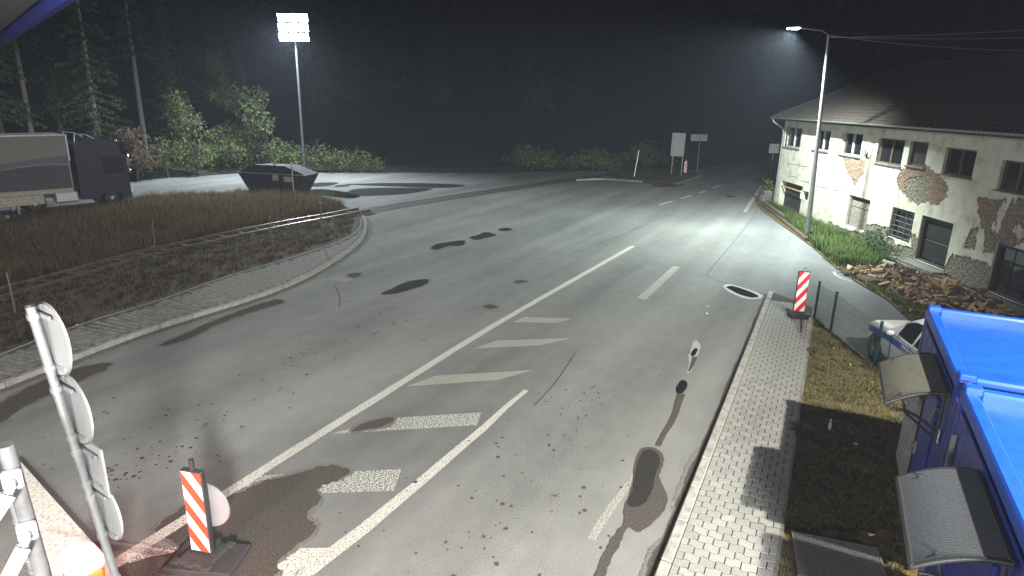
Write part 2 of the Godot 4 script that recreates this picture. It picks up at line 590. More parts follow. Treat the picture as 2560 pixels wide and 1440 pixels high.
func paver_mesh(poly: Array, high: float) -> ArrayMesh:
	var g := Geo.new()
	var c := Vector2.ZERO
	for p in poly: c += p
	c /= poly.size()
	var top := PackedVector2Array()
	for p in poly: top.append(c + (p - c) * 0.965)
	var ix := Geometry2D.triangulate_polygon(top)
	for i in range(0, ix.size(), 3):
		var a := top[ix[i]]
		var b := top[ix[i + 1]]
		var d := top[ix[i + 2]]
		var A := Vector3(a.x, high, a.y)
		var B := Vector3(b.x, high, b.y)
		var D := Vector3(d.x, high, d.y)
		if (B - A).cross(D - A).y < 0: g.tri(A, D, B)
		else: g.tri(A, B, D)
	for i in poly.size():
		var a: Vector2 = poly[i]
		var b: Vector2 = poly[(i + 1) % poly.size()]
		var ta := top[i]
		var tb := top[(i + 1) % poly.size()]
		var e := Vector3(c.x, high - .02, c.y)
		g.face([Vector3(a.x, high - .006, a.y), Vector3(b.x, high - .006, b.y), Vector3(tb.x, high, tb.y), Vector3(ta.x, high, ta.y)], e - Vector3(0, .05, 0))
		g.face([Vector3(a.x, high - .03, a.y), Vector3(b.x, high - .03, b.y), Vector3(b.x, high - .006, b.y), Vector3(a.x, high - .006, a.y)], e)
	return g.mesh()

func make_right_walk():
	var root := Node3D.new()
	root.name = "pavement"
	root.set_meta("kind", "structure")
	add_child(root)
	var kl := PackedVector3Array([KA + KR * .08, KA + KD * 24.0 + KR * .08])
	kerb_stones(root, kl, 1.0, .16, .13, MT.concrete)
	var bed := Geo.new()
	bed.sheet(PackedVector3Array([KA + KR * .1 + Vector3(0, .1035, 0), KA + KD * 24 + KR * .1 + Vector3(0, .1035, 0), KA + KD * 24 + KR * 1.44 + Vector3(0, .1035, 0), KA + KD * 1.2 + KR * 1.44 + Vector3(0, .1035, 0)]))
	part(root, "paving_bed", bed, MT.joint)
	# edging along the lawn
	for i in 22:
		var eg := Geo.new()
		eg.box(Vector3.ZERO, Vector3(.06, .2, .985), Basis(), .008)
		var o := part(root, "edging_stone", eg, MT.concrete_old)
		o.transform = Transform3D(Basis(KR, Vector3.UP, KD), KA + KD * (1.9 + i) + KR * 1.46 + Vector3(0, .015 + rng.randf_range(-.004, .004), 0))
	# interlocking pavers: stepped edges, alternate rows mirrored and shifted by half a stone
	var a := .213
	var b := .168
	var s := .03
	var e := .0075
	var full := [[], []]
	full[0] = [Vector2(e, s + e), Vector2(.46 * a, s + e), Vector2(.56 * a, e), Vector2(a - e, e), Vector2(a - e, b - e), Vector2(.56 * a + e, b - e), Vector2(.46 * a + e, b + s - e), Vector2(e, b + s - e)]
	for q in full[0]: full[1].append(Vector2(a - q.x, q.y))
	var half := [[Vector2(e, e), Vector2(a * .5 - e, e), Vector2(a * .5 - e, b - e), Vector2(e, b - e)], [Vector2(e, s + e), Vector2(a * .5 - e, s + e), Vector2(a * .5 - e, b + s - e), Vector2(e, b + s - e)]]
	var fm := [paver_mesh(full[0], .02), paver_mesh(full[1], .02)]
	var hm := [paver_mesh(half[0], .02), paver_mesh(half[1], .02)]
	var cells := []
	var nrow := int(23.0 / b)
	for i in nrow:
		var odd := i % 2
		var v := 1.05 + i * b
		var us := []
		if odd == 0:
			for k in 6: us.append([k * a, fm[0], 0])
		else:
			us.append([0.0, hm[1], 1])
			for k in 5: us.append([a * .5 + k * a, fm[1], 0])
			us.append([a * 5.5, hm[0], 1])
		for w in us:
			var pos: Vector3 = KA + KD * v + KR * (.165 + w[0]) + Vector3(0, .09 + rng.randf_range(-.003, .003), 0)
			if v < 2.2 and w[0] > .25 + v * .45: continue
			cells.append([pos, w[1]])
	# nearest 300 in view are parts of their own, the rest is joined
	var shown := []
	var rest := Geo.new()
	for c in cells:
		var px: Vector2 = project(c[0])
		if px.y > 1460 or px.y < 0: continue
		shown.append([c[0].length(), c])
	shown.sort_custom(func(x, y): return x[0] < y[0])
	for i in shown.size():
		var c: Array = shown[i][1]
		var bs := Basis(KR, Vector3.UP, KD).rotated(Vector3(rng.randf_range(-1, 1), 0, rng.randf_range(-1, 1)).normalized(), rng.randf_range(0, .012))
		if i < 300:
			var o := part(root, "paver", c[1], MT.paver[rng.randi() % 4])
			o.transform = Transform3D(bs, c[0])
		else:
			append_mesh(rest, c[1], Transform3D(bs, c[0]))
	var ro := part(root, "paving_field", rest, MT.paver[1])
	ro.set_meta("kind", "stuff")

func append_mesh(g: Geo, m: ArrayMesh, xf: Transform3D):
	var a := m.surface_get_arrays(0)
	var vv: PackedVector3Array = a[Mesh.ARRAY_VERTEX]
	var nn: PackedVector3Array = a[Mesh.ARRAY_NORMAL]
	for i in vv.size():
		g.v.append(xf * vv[i])
		g.n.append(xf.basis * nn[i])
		g.uv.append(Vector2.ZERO)

func project(p: Vector3) -> Vector2:
	var c := CB.inverse() * (p - Vector3(0, CAM_H, 0))
	if c.z > -0.05: return Vector2(-1, -1)
	return Vector2(1280.0 + FPX * c.x / -c.z, 720.0 - FPX * c.y / -c.z)

func make_left_walk():
	var root := Node3D.new()
	root.name = "curved_pavement"
	root.set_meta("kind", "structure")
	add_child(root)
	kerb_stones(root, offset_line(kerb_left, -.09), 1.0, .18, .13, MT.concrete_old)
	var bed := Geo.new()
	for i in mini(kerb_left.size(), walk_back.size()) - 1:
		var u := Vector3(0, .1015, 0)
		bed.quad(walk_back[i] + u, kerb_left[i] + u, kerb_left[i + 1] + u, walk_back[i + 1] + u)
	for i in bed.n.size(): bed.n[i] = Vector3.UP
	part(root, "paving_bed", bed, MT.joint)
	# back edging
	var wb := resample(walk_back, 1.0)
	for i in wb.size() - 1:
		var t := (wb[i + 1] - wb[i]).normalized()
		var g := Geo.new()
		g.box(Vector3.ZERO, Vector3(.06, .2, .985), Basis(), .008)
		var o := part(root, "edging_stone", g, MT.concrete_old)
		o.transform = Transform3D(Basis(Vector3(-t.z, 0, t.x), Vector3.UP, -t), wb[i].lerp(wb[i + 1], .5) + Vector3(0, .01, 0))
	# gutter strip of broken asphalt and the pavers themselves
	var line := resample(offset_line(kerb_left, -.2), .17)
	var e := .005
	var pm := paver_mesh([Vector2(-.10 + e, -.085 + e), Vector2(e, -.085 + e), Vector2(.02, -.07 + e), Vector2(.10 - e, -.07 + e), Vector2(.10 - e, .085 - e), Vector2(.02, .085 - e), Vector2(0, .07 + .015 - e), Vector2(-.10 + e, .07 + .015 - e)], .02)
	var all := []
	for i in line.size() - 1:
		var t := (line[i + 1] - line[i]).normalized()
		var r := Vector3(-t.z, 0, t.x)
		var back := 1e9
		for q in walk_back: back = minf(back, (q - line[i]).length())
		var nacross := int((back - .06) / .2)
		for k in nacross:
			var off := (.1 if i % 2 else 0.0)
			var pos: Vector3 = line[i] - r * (.1 + k * .2 + off) + Vector3(0, .088 + rng.randf_range(-.004, .004), 0)
			if off > 0 and k == nacross - 1: continue
			var px := project(pos)
			if px.x < -30 or px.y > 1460: continue
			all.append([pos.length(), Transform3D(Basis(r, Vector3.UP, -t), pos)])
	all.sort_custom(func(x, y): return x[0] < y[0])
	var rest := Geo.new()
	for i in all.size():
		if i < 300:
			var o := part(root, "paver", pm, MT.paver_old[rng.randi() % 3])
			o.transform = all[i][1]
		else: append_mesh(rest, pm, all[i][1])
	var ro := part(root, "paving_field", rest, MT.paver_old[1])
	ro.set_meta("kind", "stuff")

func make_railway():
	var up := catmull(PG([[-150, 775], [0, 733], [150, 693], [337, 641], [487, 609], [560, 592], [680, 568], [732, 558], [832, 540], [887, 529], [1000, 510], [1100, 494], [1250, 472], [1400, 450], [1500, 438], [1600, 424]]), 5)
	up = resample(up, 1.0)
	var lo := offset_line(up, .9)
	var bed := Geo.new()
	var mid := offset_line(up, .45)
	bed = strip(mid, 1.9, .085)
	var inroad := Geo.new()
	var cut := 0
	for i in mid.size():
		if project(mid[i]).x > 893:
			cut = i
			break
	var first := mid.slice(0, cut + 1)
	var second := mid.slice(cut)
	struct("track_bed", strip(first, 1.9, .085), MT.ballast)
	struct("track_crossing", strip(second, 1.5, .006), MT.dirt_edge)
	var tr := thing("railway_track", "narrow railway track with two shiny rails running through the dry grass and across the road", "railway track", mid[0])
	for ln in [up, lo]:
		var a := Geo.new()
		var b := Geo.new()
		for i in ln.size() - 1:
			var hgt := .17 if i < cut else .012
			var p: Vector3 = ln[i] - mid[0]
			var q: Vector3 = ln[i + 1] - mid[0]
			var t := (q - p).normalized()
			var bs := Basis(Vector3(-t.z, 0, t.x), Vector3.UP, -t)
			var c := (p + q) * .5
			if i < cut:
				a.box(c + Vector3(0, .085 + .03, 0), Vector3(.10, .05, p.distance_to(q)), bs)
				a.box(c + Vector3(0, .085 + .07, 0), Vector3(.025, .06, p.distance_to(q)), bs)
				b.box(c + Vector3(0, .085 + .115, 0), Vector3(.06, .03, p.distance_to(q) + .01), bs, .006)
			else:
				b.box(c + Vector3(0, -.005, 0), Vector3(.06, .04, p.distance_to(q) + .01), bs)
		part(tr, "rail", b, MT.rail)
		part(tr, "rail_foot", a, MT.rail_rust)
	for i in cut:
		if i % 1 == 0:
			var t := (mid[i + 1] - mid[i]).normalized()
			var g := Geo.new()
			g.box(Vector3(0, .09, 0), Vector3(1.5, .09, .2), Basis(), .01)
			var o := part(tr, "sleeper", g, MT.wood_dark)
			o.transform = Transform3D(Basis(Vector3(-t.z, 0, t.x), Vector3.UP, -t), mid[i] - mid[0])

# ---------------------------------------------------------------- paint and stains
func flat_thing(called: String, label: String, cat: String, group: String, poly: PackedVector3Array, y: float, m: Material) -> Node3D:
	var c := Vector3.ZERO
	for q in poly: c += q
	c /= poly.size()
	var p := PackedVector3Array()
	for q in poly: p.append(Vector3(q.x - c.x, y, q.z - c.z))
	var g := Geo.new()
	g.sheet(p)
	var o := part(self, called, g, m)
	o.position = Vector3(c.x, 0, c.z)
	if cat: tag(o, label, cat, group)
	else: o.set_meta("kind", "structure")
	return o

func band(px: Array, w) -> PackedVector3Array:
	var l := resample(catmull(PG(px), 6), .5)
	var a := PackedVector3Array()
	var b := PackedVector3Array()
	for i in l.size():
		var t := (l[mini(i + 1, l.size() - 1)] - l[maxi(i - 1, 0)]).normalized()
		var ww: float = (lerpf(w[0], w[1], float(i) / (l.size() - 1)) if w is Array else w) * .5
		var r := Vector3(-t.z, 0, t.x)
		a.append(l[i] + r * (ww + rng.randf_range(-.008, .008)))
		b.append(l[i] - r * (ww + rng.randf_range(-.008, .008)))
	b.reverse()
	a.append_array(b)
	return a

func make_markings():
	var M := [
		["long solid white line between the lanes", band([[262, 1428], [640, 1188], [950, 992], [1260, 800], [1590, 612]], .21), MT.paint],
		["curved white line bounding the striped area", band([[700, 1480], [790, 1412], [900, 1330], [1010, 1240], [1110, 1155], [1210, 1070], [1275, 1010], [1322, 972]], [.26, .12]), MT.paint],
		["wide faded stripe nearest the black panel base", PG([[275, 1408], [345, 1369], [470, 1367], [400, 1440], [280, 1460]]), MT.paint_mid],
		["worn stripe cut off by the wet patch", PG([[690, 1400], [720, 1372], [850, 1370], [740, 1450], [700, 1450]]), MT.paint],
		["broad stripe edged by the dark wet stain", PG([[560, 1242], [640, 1190], [1003, 1174], [985, 1228]]), MT.paint_mid],
		["second stripe with a brown smear", PG([[825, 1086], [975, 1046], [1203, 1032], [1192, 1064]]), MT.paint_mid],
		["third faint stripe", PG([[1015, 967], [1090, 940], [1330, 926], [1250, 950]]), MT.paint_worn],
		["fourth faint stripe", PG([[1185, 872], [1240, 852], [1430, 846], [1350, 864]]), MT.paint_worn],
		["last thin faint stripe", PG([[1280, 806], [1310, 793], [1430, 797], [1395, 808]]), MT.paint_worn],
		["single broad dash beside the solid line", band([[1603, 748], [1694, 665]], .3), MT.paint_worn],
		["faint dash near the row of puddles", band([[1478, 1350], [1545, 1245], [1640, 1130]], .12), MT.paint_worn],
		["dash far up the road, first of the row", band([[1648, 512], [1681, 503]], .22), MT.paint],
		["dash far up the road, second of the row", band([[1702, 497], [1728, 489]], .22), MT.paint],
		["dash far up the road, third of the row", band([[1748, 483], [1765, 477]], .22), MT.paint],
		["dash far up the road, last of the row", band([[1782, 470], [1800, 463]], .22), MT.paint],
		["edge line leading to the sunless bend", band([[1862, 530], [1905, 463]], .2), MT.paint],
	]
	M[15][0] = "white edge line beside the stacked timbers"
	for k in M: flat_thing("road_marking", "white painted road marking, " + k[0], "road marking", "painted road markings", k[1], .0165 if k == M[0] else .009, k[2])
	flat_thing("parking_mark", "thin white painted corner mark by the firewood heap", "road marking", "", band([[2128, 704], [2108, 699], [2082, 681], [2112, 679]], .09), .014, MT.paint)

func stain(called, label, px: Array, m: Material, y: float, jag := .02, cat := "stain"):
	var o := flat_thing(called, label, cat, "", closed_curve(PG(px), 6, jag), y, m)
	if m == MT.water: return
	# half-dried margin round the stain
	var core := closed_curve(PG(px), 6, jag * .5)
	var p := PackedVector3Array()
	for i in core.size():
		var t := core[(i + 1) % core.size()] - core[i]
		var r := Vector3(-t.z, 0, t.x).normalized() * (.05 + .05 * rng.randf())
		var c := core[i] - o.position
		p.append(Vector3(c.x, y - .003, c.z) + (r if r.dot(Vector3(c.x, 0, c.z)) > 0 else -r))
	var g := Geo.new()
	g.sheet(p)
	if g.v.size(): part(o, "dried_margin", g, MT.damp_edge)

func make_stains():
	# big damp patch with torn outline round the panel base
	stain("damp_patch", "large brown damp patch on the striped road around the panel base", [[390, 1325], [470, 1262], [540, 1235], [600, 1232], [660, 1205], [760, 1182], [820, 1164], [872, 1176], [850, 1200], [790, 1222], [800, 1250], [770, 1290], [792, 1320], [740, 1370], [700, 1400], [690, 1440], [600, 1490], [470, 1480], [300, 1440], [330, 1405], [460, 1372]], MT.damp, .013, .035)
	stain("damp_patch", "brown smear on the second painted stripe", [[880, 1080], [905, 1062], [960, 1046], [985, 1048], [960, 1066], [915, 1075]], MT.damp, .013, .02)
	# gutter water on the left
	stain("damp_patch", "long dark wet strip in the gutter beside the curved kerb", [[-40, 1050], [0, 1010], [90, 960], [180, 925], [272, 908], [255, 930], [150, 975], [60, 1020], [0, 1060]], MT.damp, .012, .04)
	stain("damp_patch", "narrow wet strip in the gutter further along the curved kerb", [[400, 862], [450, 840], [540, 800], [620, 770], [690, 750], [708, 758], [640, 778], [560, 806], [470, 848], [420, 862]], MT.damp, .012, .04)
	# oil stains
	stain("oil_stain", "long dark oil stain near the round manhole cover", [[955, 735], [985, 720], [1020, 705], [1068, 699], [1062, 712], [1020, 726], [985, 735]], MT.wet, .013)
	stain("oil_stain", "ragged dark oil stain, largest of the trail towards the rails", [[1078, 622], [1090, 612], [1120, 606], [1160, 602], [1155, 614], [1120, 616], [1095, 624]], MT.wet, .013)
	stain("oil_stain", "bent dark oil stain in the middle of the trail", [[1175, 594], [1195, 588], [1215, 581], [1240, 588], [1220, 594], [1190, 600]], MT.wet, .013)
	stain("oil_stain", "small dark oil stain at the end of the trail", [[1246, 575], [1262, 570], [1282, 574], [1262, 578]], MT.wet, .013)
	stain("oil_stain", "faint flat oil stain between the trail and the solid line", [[1285, 705], [1300, 701], [1320, 704], [1300, 709]], MT.damp, .013)
	stain("oil_stain", "faint round oil stain beside the solid line", [[1208, 766], [1225, 762], [1245, 768], [1225, 772]], MT.damp, .013)
	stain("oil_stain", "dark round oil spot ahead of the delineator", [[203, 1052], [214, 1046], [226, 1052], [214, 1058]], MT.wet, .013)
	stain("oil_stain", "black oil spot in the drip trail", [[244, 1218], [255, 1209], [267, 1214], [258, 1221]], MT.wet, .013)
	stain("oil_stain", "damp streak from the manhole cover", [[868, 692], [880, 684], [903, 684], [890, 694]], MT.damp, .013)
	# chain of puddles with pale dried rims along the right kerb
	var rims := [
		[[[1808, 716], [1822, 711], [1870, 724], [1905, 738], [1900, 747], [1868, 748], [1838, 738], [1818, 727]], [[1816, 719], [1832, 716], [1870, 728], [1896, 741], [1880, 745], [1848, 737], [1830, 728]], "black puddle with a white dried rim at the pavement corner"],
		[[[1722, 888], [1733, 856], [1744, 853], [1750, 872], [1738, 900], [1726, 930], [1718, 934], [1722, 908]], [[1727, 884], [1738, 872], [1744, 876], [1738, 888], [1730, 892]], "small puddle with white rim and a thin tail"],
		[[[1686, 975], [1700, 948], [1722, 950], [1726, 968], [1712, 985], [1700, 1000], [1694, 1030], [1690, 1055], [1672, 1068], [1655, 1100], [1640, 1118], [1650, 1085], [1658, 1060], [1676, 1040], [1682, 1005]], [[1690, 972], [1702, 953], [1716, 955], [1718, 968], [1706, 984], [1694, 984]], "oval puddle with pale rim and a winding pale tail"],
	]
	for r in rims:
		var c := closed_curve(PG(r[0]), 5, .02)
		var o := flat_thing("puddle", r[2], "puddle", "puddles along the kerb", c, .012, MT.residue)
		var g := Geo.new()
		var p := PackedVector3Array()
		for q in closed_curve(PG(r[1]), 5, .008): p.append(q - o.position + Vector3(0, .017, 0))
		g.sheet(p)
		part(o, "water", g, MT.water)
	for tl in [[[1737, 893], [1730, 912], [1722, 930], [1716, 945]], [[1703, 985], [1695, 1010], [1690, 1030], [1682, 1050], [1668, 1072], [1655, 1095], [1642, 1120]]]:
		flat_thing("damp_streak", ["thin wet streak below the small rimmed puddle", "winding wet streak joining the oval puddle to the largest puddle"][0 if tl.size() < 5 else 1], "stain", "", band(tl, [.13, .05] if tl.size() < 5 else [.16, .10]), .0155, MT.damp)
	var o2 := flat_thing("puddle", "largest long dark puddle beside the right kerb, bulging to one side", "puddle", "puddles along the kerb", closed_curve(PG([[1586, 1160], [1606, 1122], [1640, 1122], [1660, 1150], [1648, 1190], [1665, 1235], [1668, 1260], [1640, 1300], [1600, 1330], [1570, 1320], [1556, 1350], [1530, 1400], [1505, 1450], [1480, 1450], [1510, 1385], [1530, 1345], [1556, 1310], [1560, 1265], [1575, 1230]]), 5, .015), .012, MT.damp)
	var g2 := Geo.new()
	var p2 := PackedVector3Array()
	for q in closed_curve(PG([[1592, 1165], [1608, 1130], [1634, 1128], [1650, 1152], [1638, 1190], [1628, 1230], [1608, 1262], [1580, 1270], [1568, 1258], [1580, 1225]]), 5, .01): p2.append(q - o2.position + Vector3(0, .017, 0))
	g2.sheet(p2)
	part(o2, "water", g2, MT.wet)
	# damp yellowish edge and dirt line along the right kerb
	stain("damp_patch", "ragged brown damp edge along the right kerb", [[1745, 1135], [1768, 1108], [1800, 1035], [1812, 1040], [1780, 1110], [1735, 1200], [1700, 1280], [1690, 1262], [1708, 1215], [1720, 1180]], MT.damp, .012, .02)
	stain("damp_patch", "brown damp corner at the foot of the right kerb", [[1640, 1370], [1672, 1355], [1660, 1390], [1640, 1440], [1610, 1450], [1620, 1415]], MT.damp, .012, .02)
	var dirt := Geo.new()
	var l := PackedVector3Array()
	for i in 60: l.append(KA + KD * (i * .35) - KR * (.05 + rng.randf_range(-.02, .02)))
	var ds := struct("gutter_dirt", strip(l, .12, .010), MT.dirt_edge)
	var gl := resample(offset_line(kerb_left, .12), .4)
	for i in gl.size(): gl[i] += Vector3(rng.randf_range(-.05, .05), 0, rng.randf_range(-.05, .05))
	struct("gutter_dirt", strip(gl, .26, .007), MT.gutter)
	# wet patches on the lot behind the skip: mirror-like water facing the floodlight
	for k in [["glistening puddle beside the rubbish skip", [[742, 478], [800, 473], [850, 478], [900, 488], [880, 496], [830, 492], [780, 487], [745, 484]], MT.water], ["dark puddle on the lot, long and thin behind the bright one", [[772, 462], [800, 457], [845, 457], [820, 465], [780, 467]], MT.wet], ["dark damp band in the middle of the lot", [[865, 461], [980, 458], [1090, 459], [1165, 464], [1100, 470], [980, 466]], MT.wet], ["dark damp band between the bright puddle and the rails", [[890, 473], [960, 470], [1075, 471], [1060, 478], [1000, 486], [900, 490], [870, 482]], MT.wet], ["small dark puddle next to the bright one", [[840, 464], [875, 462], [868, 466], [840, 468]], MT.wet]]:
		stain("puddle", k[0], k[1], k[2], .012, .04, "puddle")
	stain("damp_patch", "dark broken edge of asphalt before the sign island", [[1630, 462], [1680, 460], [1710, 461], [1690, 467], [1640, 468]], MT.dirt_edge, .012, .03)
	# manhole cover
	var mc := G(853, 697)
	var mh := thing("manhole_cover", "round pale metal manhole cover in the road near the curved kerb", "manhole cover", mc)
	var fr := Geo.new()
	fr.cyl(Vector3(0, -.02, 0), Vector3(0, .010, 0), .40, .40, 24)
	part(mh, "frame", fr, MT.concrete_old)
	var lid := Geo.new()
	lid.cyl(Vector3(0, -.02, 0), Vector3(0, .016, 0), .31, .31, 24)
	part(mh, "lid", lid, MT.concrete_old)
	var mc2 := G(1826, 491)
	var mh2 := thing("manhole_cover", "small dark manhole cover far up the road by the timbers", "manhole cover", mc2)
	var fr2 := Geo.new()
	fr2.cyl(Vector3(0, -.02, 0), Vector3(0, .012, 0), .36, .36, 20)
	part(mh2, "lid", fr2, MT.tar)
	# drips and spots: nobody could count them
	var d := Geo.new()
	var clusters := [[[1320, 1150], [1080, 1440], 190, 130, .045], [[1480, 950], [1330, 1140], 60, 120, .035], [[720, 905], [470, 1130], 60, 75, .038], [[470, 1130], [260, 1200], 60, 60, .05], [[1010, 800], [720, 905], 60, 60, .05], [[1690, 760], [1560, 1000], 80, 70, .025], [[420, 1000], [120, 1180], 90, 50, .04], [[900, 690], [1300, 760], 60, 26, .04]]
	for c in clusters:
		for i in c[3]:
			var t := rng.randf()
			var px: float = lerpf(c[0][0], c[1][0], t) + rng.randfn() * c[2]
			var py: float = lerpf(c[0][1], c[1][1], t) + rng.randfn() * c[2] * .35
			var p := G(px, py, .0145)
			if (p - KA).dot(KR) > -.15: continue
			var r: float = c[4] * (.12 + .8 * pow(rng.randf(), 2.2))
			var ring := []
			for k in 7: ring.append(p + Vector3(cos(-TAU * k / 7), 0, sin(-TAU * k / 7)) * r * rng.randf_range(.75, 1.2))
			for k in 7: d.tri(p, ring[k], ring[(k + 1) % 7])
	for i in d.n.size(): d.n[i] = Vector3.UP
	var sp := part(self, "drip_spots", d, MT.damp)
	tag(sp, "scatter of small dark drip spots along the lanes", "drips")
	sp.set_meta("kind", "stuff")
	# cracks in the asphalt
	for k in [[[1765, 690], [1800, 645], [1848, 588], [1893, 528]], [[1765, 690], [1830, 713], [1915, 737], [1960, 752]], [[1335, 1015], [1390, 955], [1440, 880]], [[838, 715], [850, 745], [848, 770]], [[1420, 640], [1560, 585], [1700, 525]]]:
		struct("crack", strip(resample(catmull(PG(k), 5), .4), .02, .010), MT.tar)

# ---------------------------------------------------------------- the old house
const HX := 16.4
var house: Node3D
var brick_n := 0

func snap(a: float) -> float: return roundf(a * 10.0) / 10.0

func wall_rect(a: Array) -> Rect2:        # photo corners -> (z, y) rectangle on the wall
	var p := W(a[0], a[1])
	var q := W(a[2], a[3])
	return Rect2(snap(minf(p.x, q.x)), snap(minf(p.y, q.y)), maxf(.3, snap(absf(p.x - q.x))), maxf(.3, snap(absf(p.y - q.y))))

func wall_poly(a: Array) -> PackedVector2Array:
	var o := PackedVector2Array()
	for p in a: o.append(W(1880 + p[0] * .27778, 220 + p[1] * .27778))
	return o

func make_house():
	house = thing("old_house", "long two-storey cream house with crumbling plaster, bare brick patches and dark tiled roof", "house", Vector3(HX, 0, -25))
	var Z := 25.0
	var ups := [[1968, 316, 2000, 372], [2040, 322, 2071, 382], [2108, 330, 2150, 395], [2199, 344, 2252, 416], [2281, 352, 2312, 420], [2368, 370, 2428, 450], [2513, 394, 2578, 486]]
	var holes := []
	var urects := []
	for a in ups:
		var r := wall_rect(a)
		urects.append(r)
		holes.append(r)
	var garage := wall_rect([1955, 448, 1999, 536])
	garage = Rect2(garage.position.x, 0, garage.size.x, garage.end.y)
	var nook := wall_rect([2005, 474, 2020, 503])
	var door2 := wall_rect([2127, 489, 2166, 584])
	var wbar := wall_rect([2233, 520, 2274, 612])
	var door3 := wall_rect([2306, 541, 2360, 665])
	door3 = Rect2(door3.position.x, .3, door3.size.x, door3.end.y - .3)
	var door4 := wall_rect([2494, 600, 2590, 740])
	door4 = Rect2(door4.position.x, .2, door4.size.x, door4.end.y - .2)
	holes.append_array([garage, nook, door2, wbar, door3, door4])
	var pa := wall_poly([[815, 625], [900, 635], [1030, 640], [1025, 700], [1010, 790], [965, 810], [945, 880], [925, 890], [905, 830], [865, 775], [835, 690]])
	var pb := wall_poly([[1305, 810], [1350, 730], [1430, 690], [1560, 690], [1690, 770], [1775, 880], [1750, 1000], [1660, 1055], [1580, 1040], [1490, 1055], [1410, 1000], [1370, 960], [1320, 890]])
	var pb_inner := wall_poly([[1390, 830], [1480, 800], [1580, 820], [1610, 880], [1580, 1040], [1490, 1055], [1420, 1000], [1370, 960]])
	var pc := wall_poly([[2020, 995], [2110, 975], [2200, 1010], [2300, 990], [2480, 985], [2600, 1000], [2600, 1330], [2480, 1380], [2230, 1500], [1915, 1450], [1940, 1250], [2000, 1150], [2045, 1080]])
	var pd := wall_poly([[1005, 1215], [1120, 1225], [1180, 1245], [1275, 1255], [1290, 1400], [1440, 1430], [1430, 1300], [1560, 1370], [1560, 1600], [990, 1420]])
	var pe := wall_poly([[1790, 1500], [1950, 1520], [2100, 1560], [2180, 1640], [2300, 1700], [2600, 1800], [2600, 2300], [1690, 1700]])
	var f := FastNoiseLite.new()
	f.seed = 12
	f.frequency = 1.6
	var bare := func(z: float, y: float) -> int:      # 0 plaster, 1 mortar, 2 brick
		var q := Vector2(z + f.get_noise_2d(z * 2, y * 2) * .12, y + f.get_noise_2d(z * 2 + 50, y * 2) * .12)
		if Geometry2D.is_point_in_polygon(q, pa): return 2 if y > W(2130, 455).y + .15 else 1
		if Geometry2D.is_point_in_polygon(q, pb): return 1 if Geometry2D.is_point_in_polygon(q, pb_inner) else 2
		if Geometry2D.is_point_in_polygon(q, pc):
			var e := f.get_noise_2d(z * .9, y * .35 + 20.0)
			return 2 if e > .02 else (1 if e > -.22 else 0)
		if Geometry2D.is_point_in_polygon(q, pd) or Geometry2D.is_point_in_polygon(q, pe): return 1
		if y < .45 + .2 * f.get_noise_2d(z * .7, 3.0) and z > -33: return 1
		return 0
	var z0 := -40.2
	var z1 := -10.0
	var c := .05
	var nz := int(round((z1 - z0) / c))
	var ny := int(round(5.5 / c))
	var st := []
	st.resize(nz * ny)
	for i in nz:
		for j in ny:
			var z := z0 + (i + .5) * c
			var y := (j + .5) * c
			var s: int = bare.call(z, y)
			for h in holes:
				if h.has_point(Vector2(z, y)): s = -1
			st[i * ny + j] = s
	var pl := Geo.new()
	var mo := Geo.new()
	var X0 := -.03
	for i in nz:
		for j in ny:
			var s: int = st[i * ny + j]
			if s < 0: continue
			var a := z0 + i * c + Z
			var b := a + c
			var y := j * c
			var x := X0 if s == 0 else 0.0
			(pl if s == 0 else mo).quad(Vector3(x, y, a), Vector3(x, y, b), Vector3(x, y + c, b), Vector3(x, y + c, a))
			if s == 0:
				if i > 0 and st[(i - 1) * ny + j] > 0: pl.quad(Vector3(0, y, a), Vector3(X0, y, a), Vector3(X0, y + c, a), Vector3(0, y + c, a))
				if i < nz - 1 and st[(i + 1) * ny + j] > 0: pl.quad(Vector3(X0, y, b), Vector3(0, y, b), Vector3(0, y + c, b), Vector3(X0, y + c, b))
				if j > 0 and st[i * ny + j - 1] > 0: pl.quad(Vector3(0, y, a), Vector3(0, y, b), Vector3(X0, y, b), Vector3(X0, y, a))
				if j < ny - 1 and st[i * ny + j + 1] > 0: pl.quad(Vector3(X0, y + c, a), Vector3(X0, y + c, b), Vector3(0, y + c, b), Vector3(0, y + c, a))
	for h in holes:                        # reveals
		var a: float = h.position.x + Z
		var b: float = h.end.x + Z
		var y0: float = h.position.y
		var y1: float = h.end.y
		var d := .3
		pl.quad(Vector3(X0, y0, a), Vector3(d, y0, a), Vector3(d, y1, a), Vector3(X0, y1, a))
		pl.quad(Vector3(d, y0, b), Vector3(X0, y0, b), Vector3(X0, y1, b), Vector3(d, y1, b))
		pl.quad(Vector3(X0, y1, a), Vector3(d, y1, a), Vector3(d, y1, b), Vector3(X0, y1, b))
		if y0 > .05: pl.quad(Vector3(X0, y0, b), Vector3(d, y0, b), Vector3(d, y0, a), Vector3(X0, y0, a))
	# end and back walls
	var wl := Geo.new()
	wl.box(Vector3(4.2, 2.75, z0 + Z + .15 - .0), Vector3(8.38, 5.5, .3))
	part(house, "end_wall", wl, MT.plaster)
	var wl2 := Geo.new()
	wl2.box(Vector3(4.2, 2.75, z1 + Z - .15), Vector3(8.38, 5.5, .3))
	part(house, "end_wall", wl2, MT.plaster)
	var wl3 := Geo.new()
	wl3.box(Vector3(8.25, 2.75, (z0 + z1) * .5 + Z), Vector3(.28, 5.5, z1 - z0 - .62))
	part(house, "back_wall", wl3, MT.plaster)
	part(house, "plaster", pl, MT.plaster, "cracked cream plaster facade")
	part(house, "bare_masonry", mo, MT.mortar, "grey bare masonry where plaster has fallen")
	# bricks: the two patches under the windows first, then the large patch by the gate
	var bg := Geo.new()
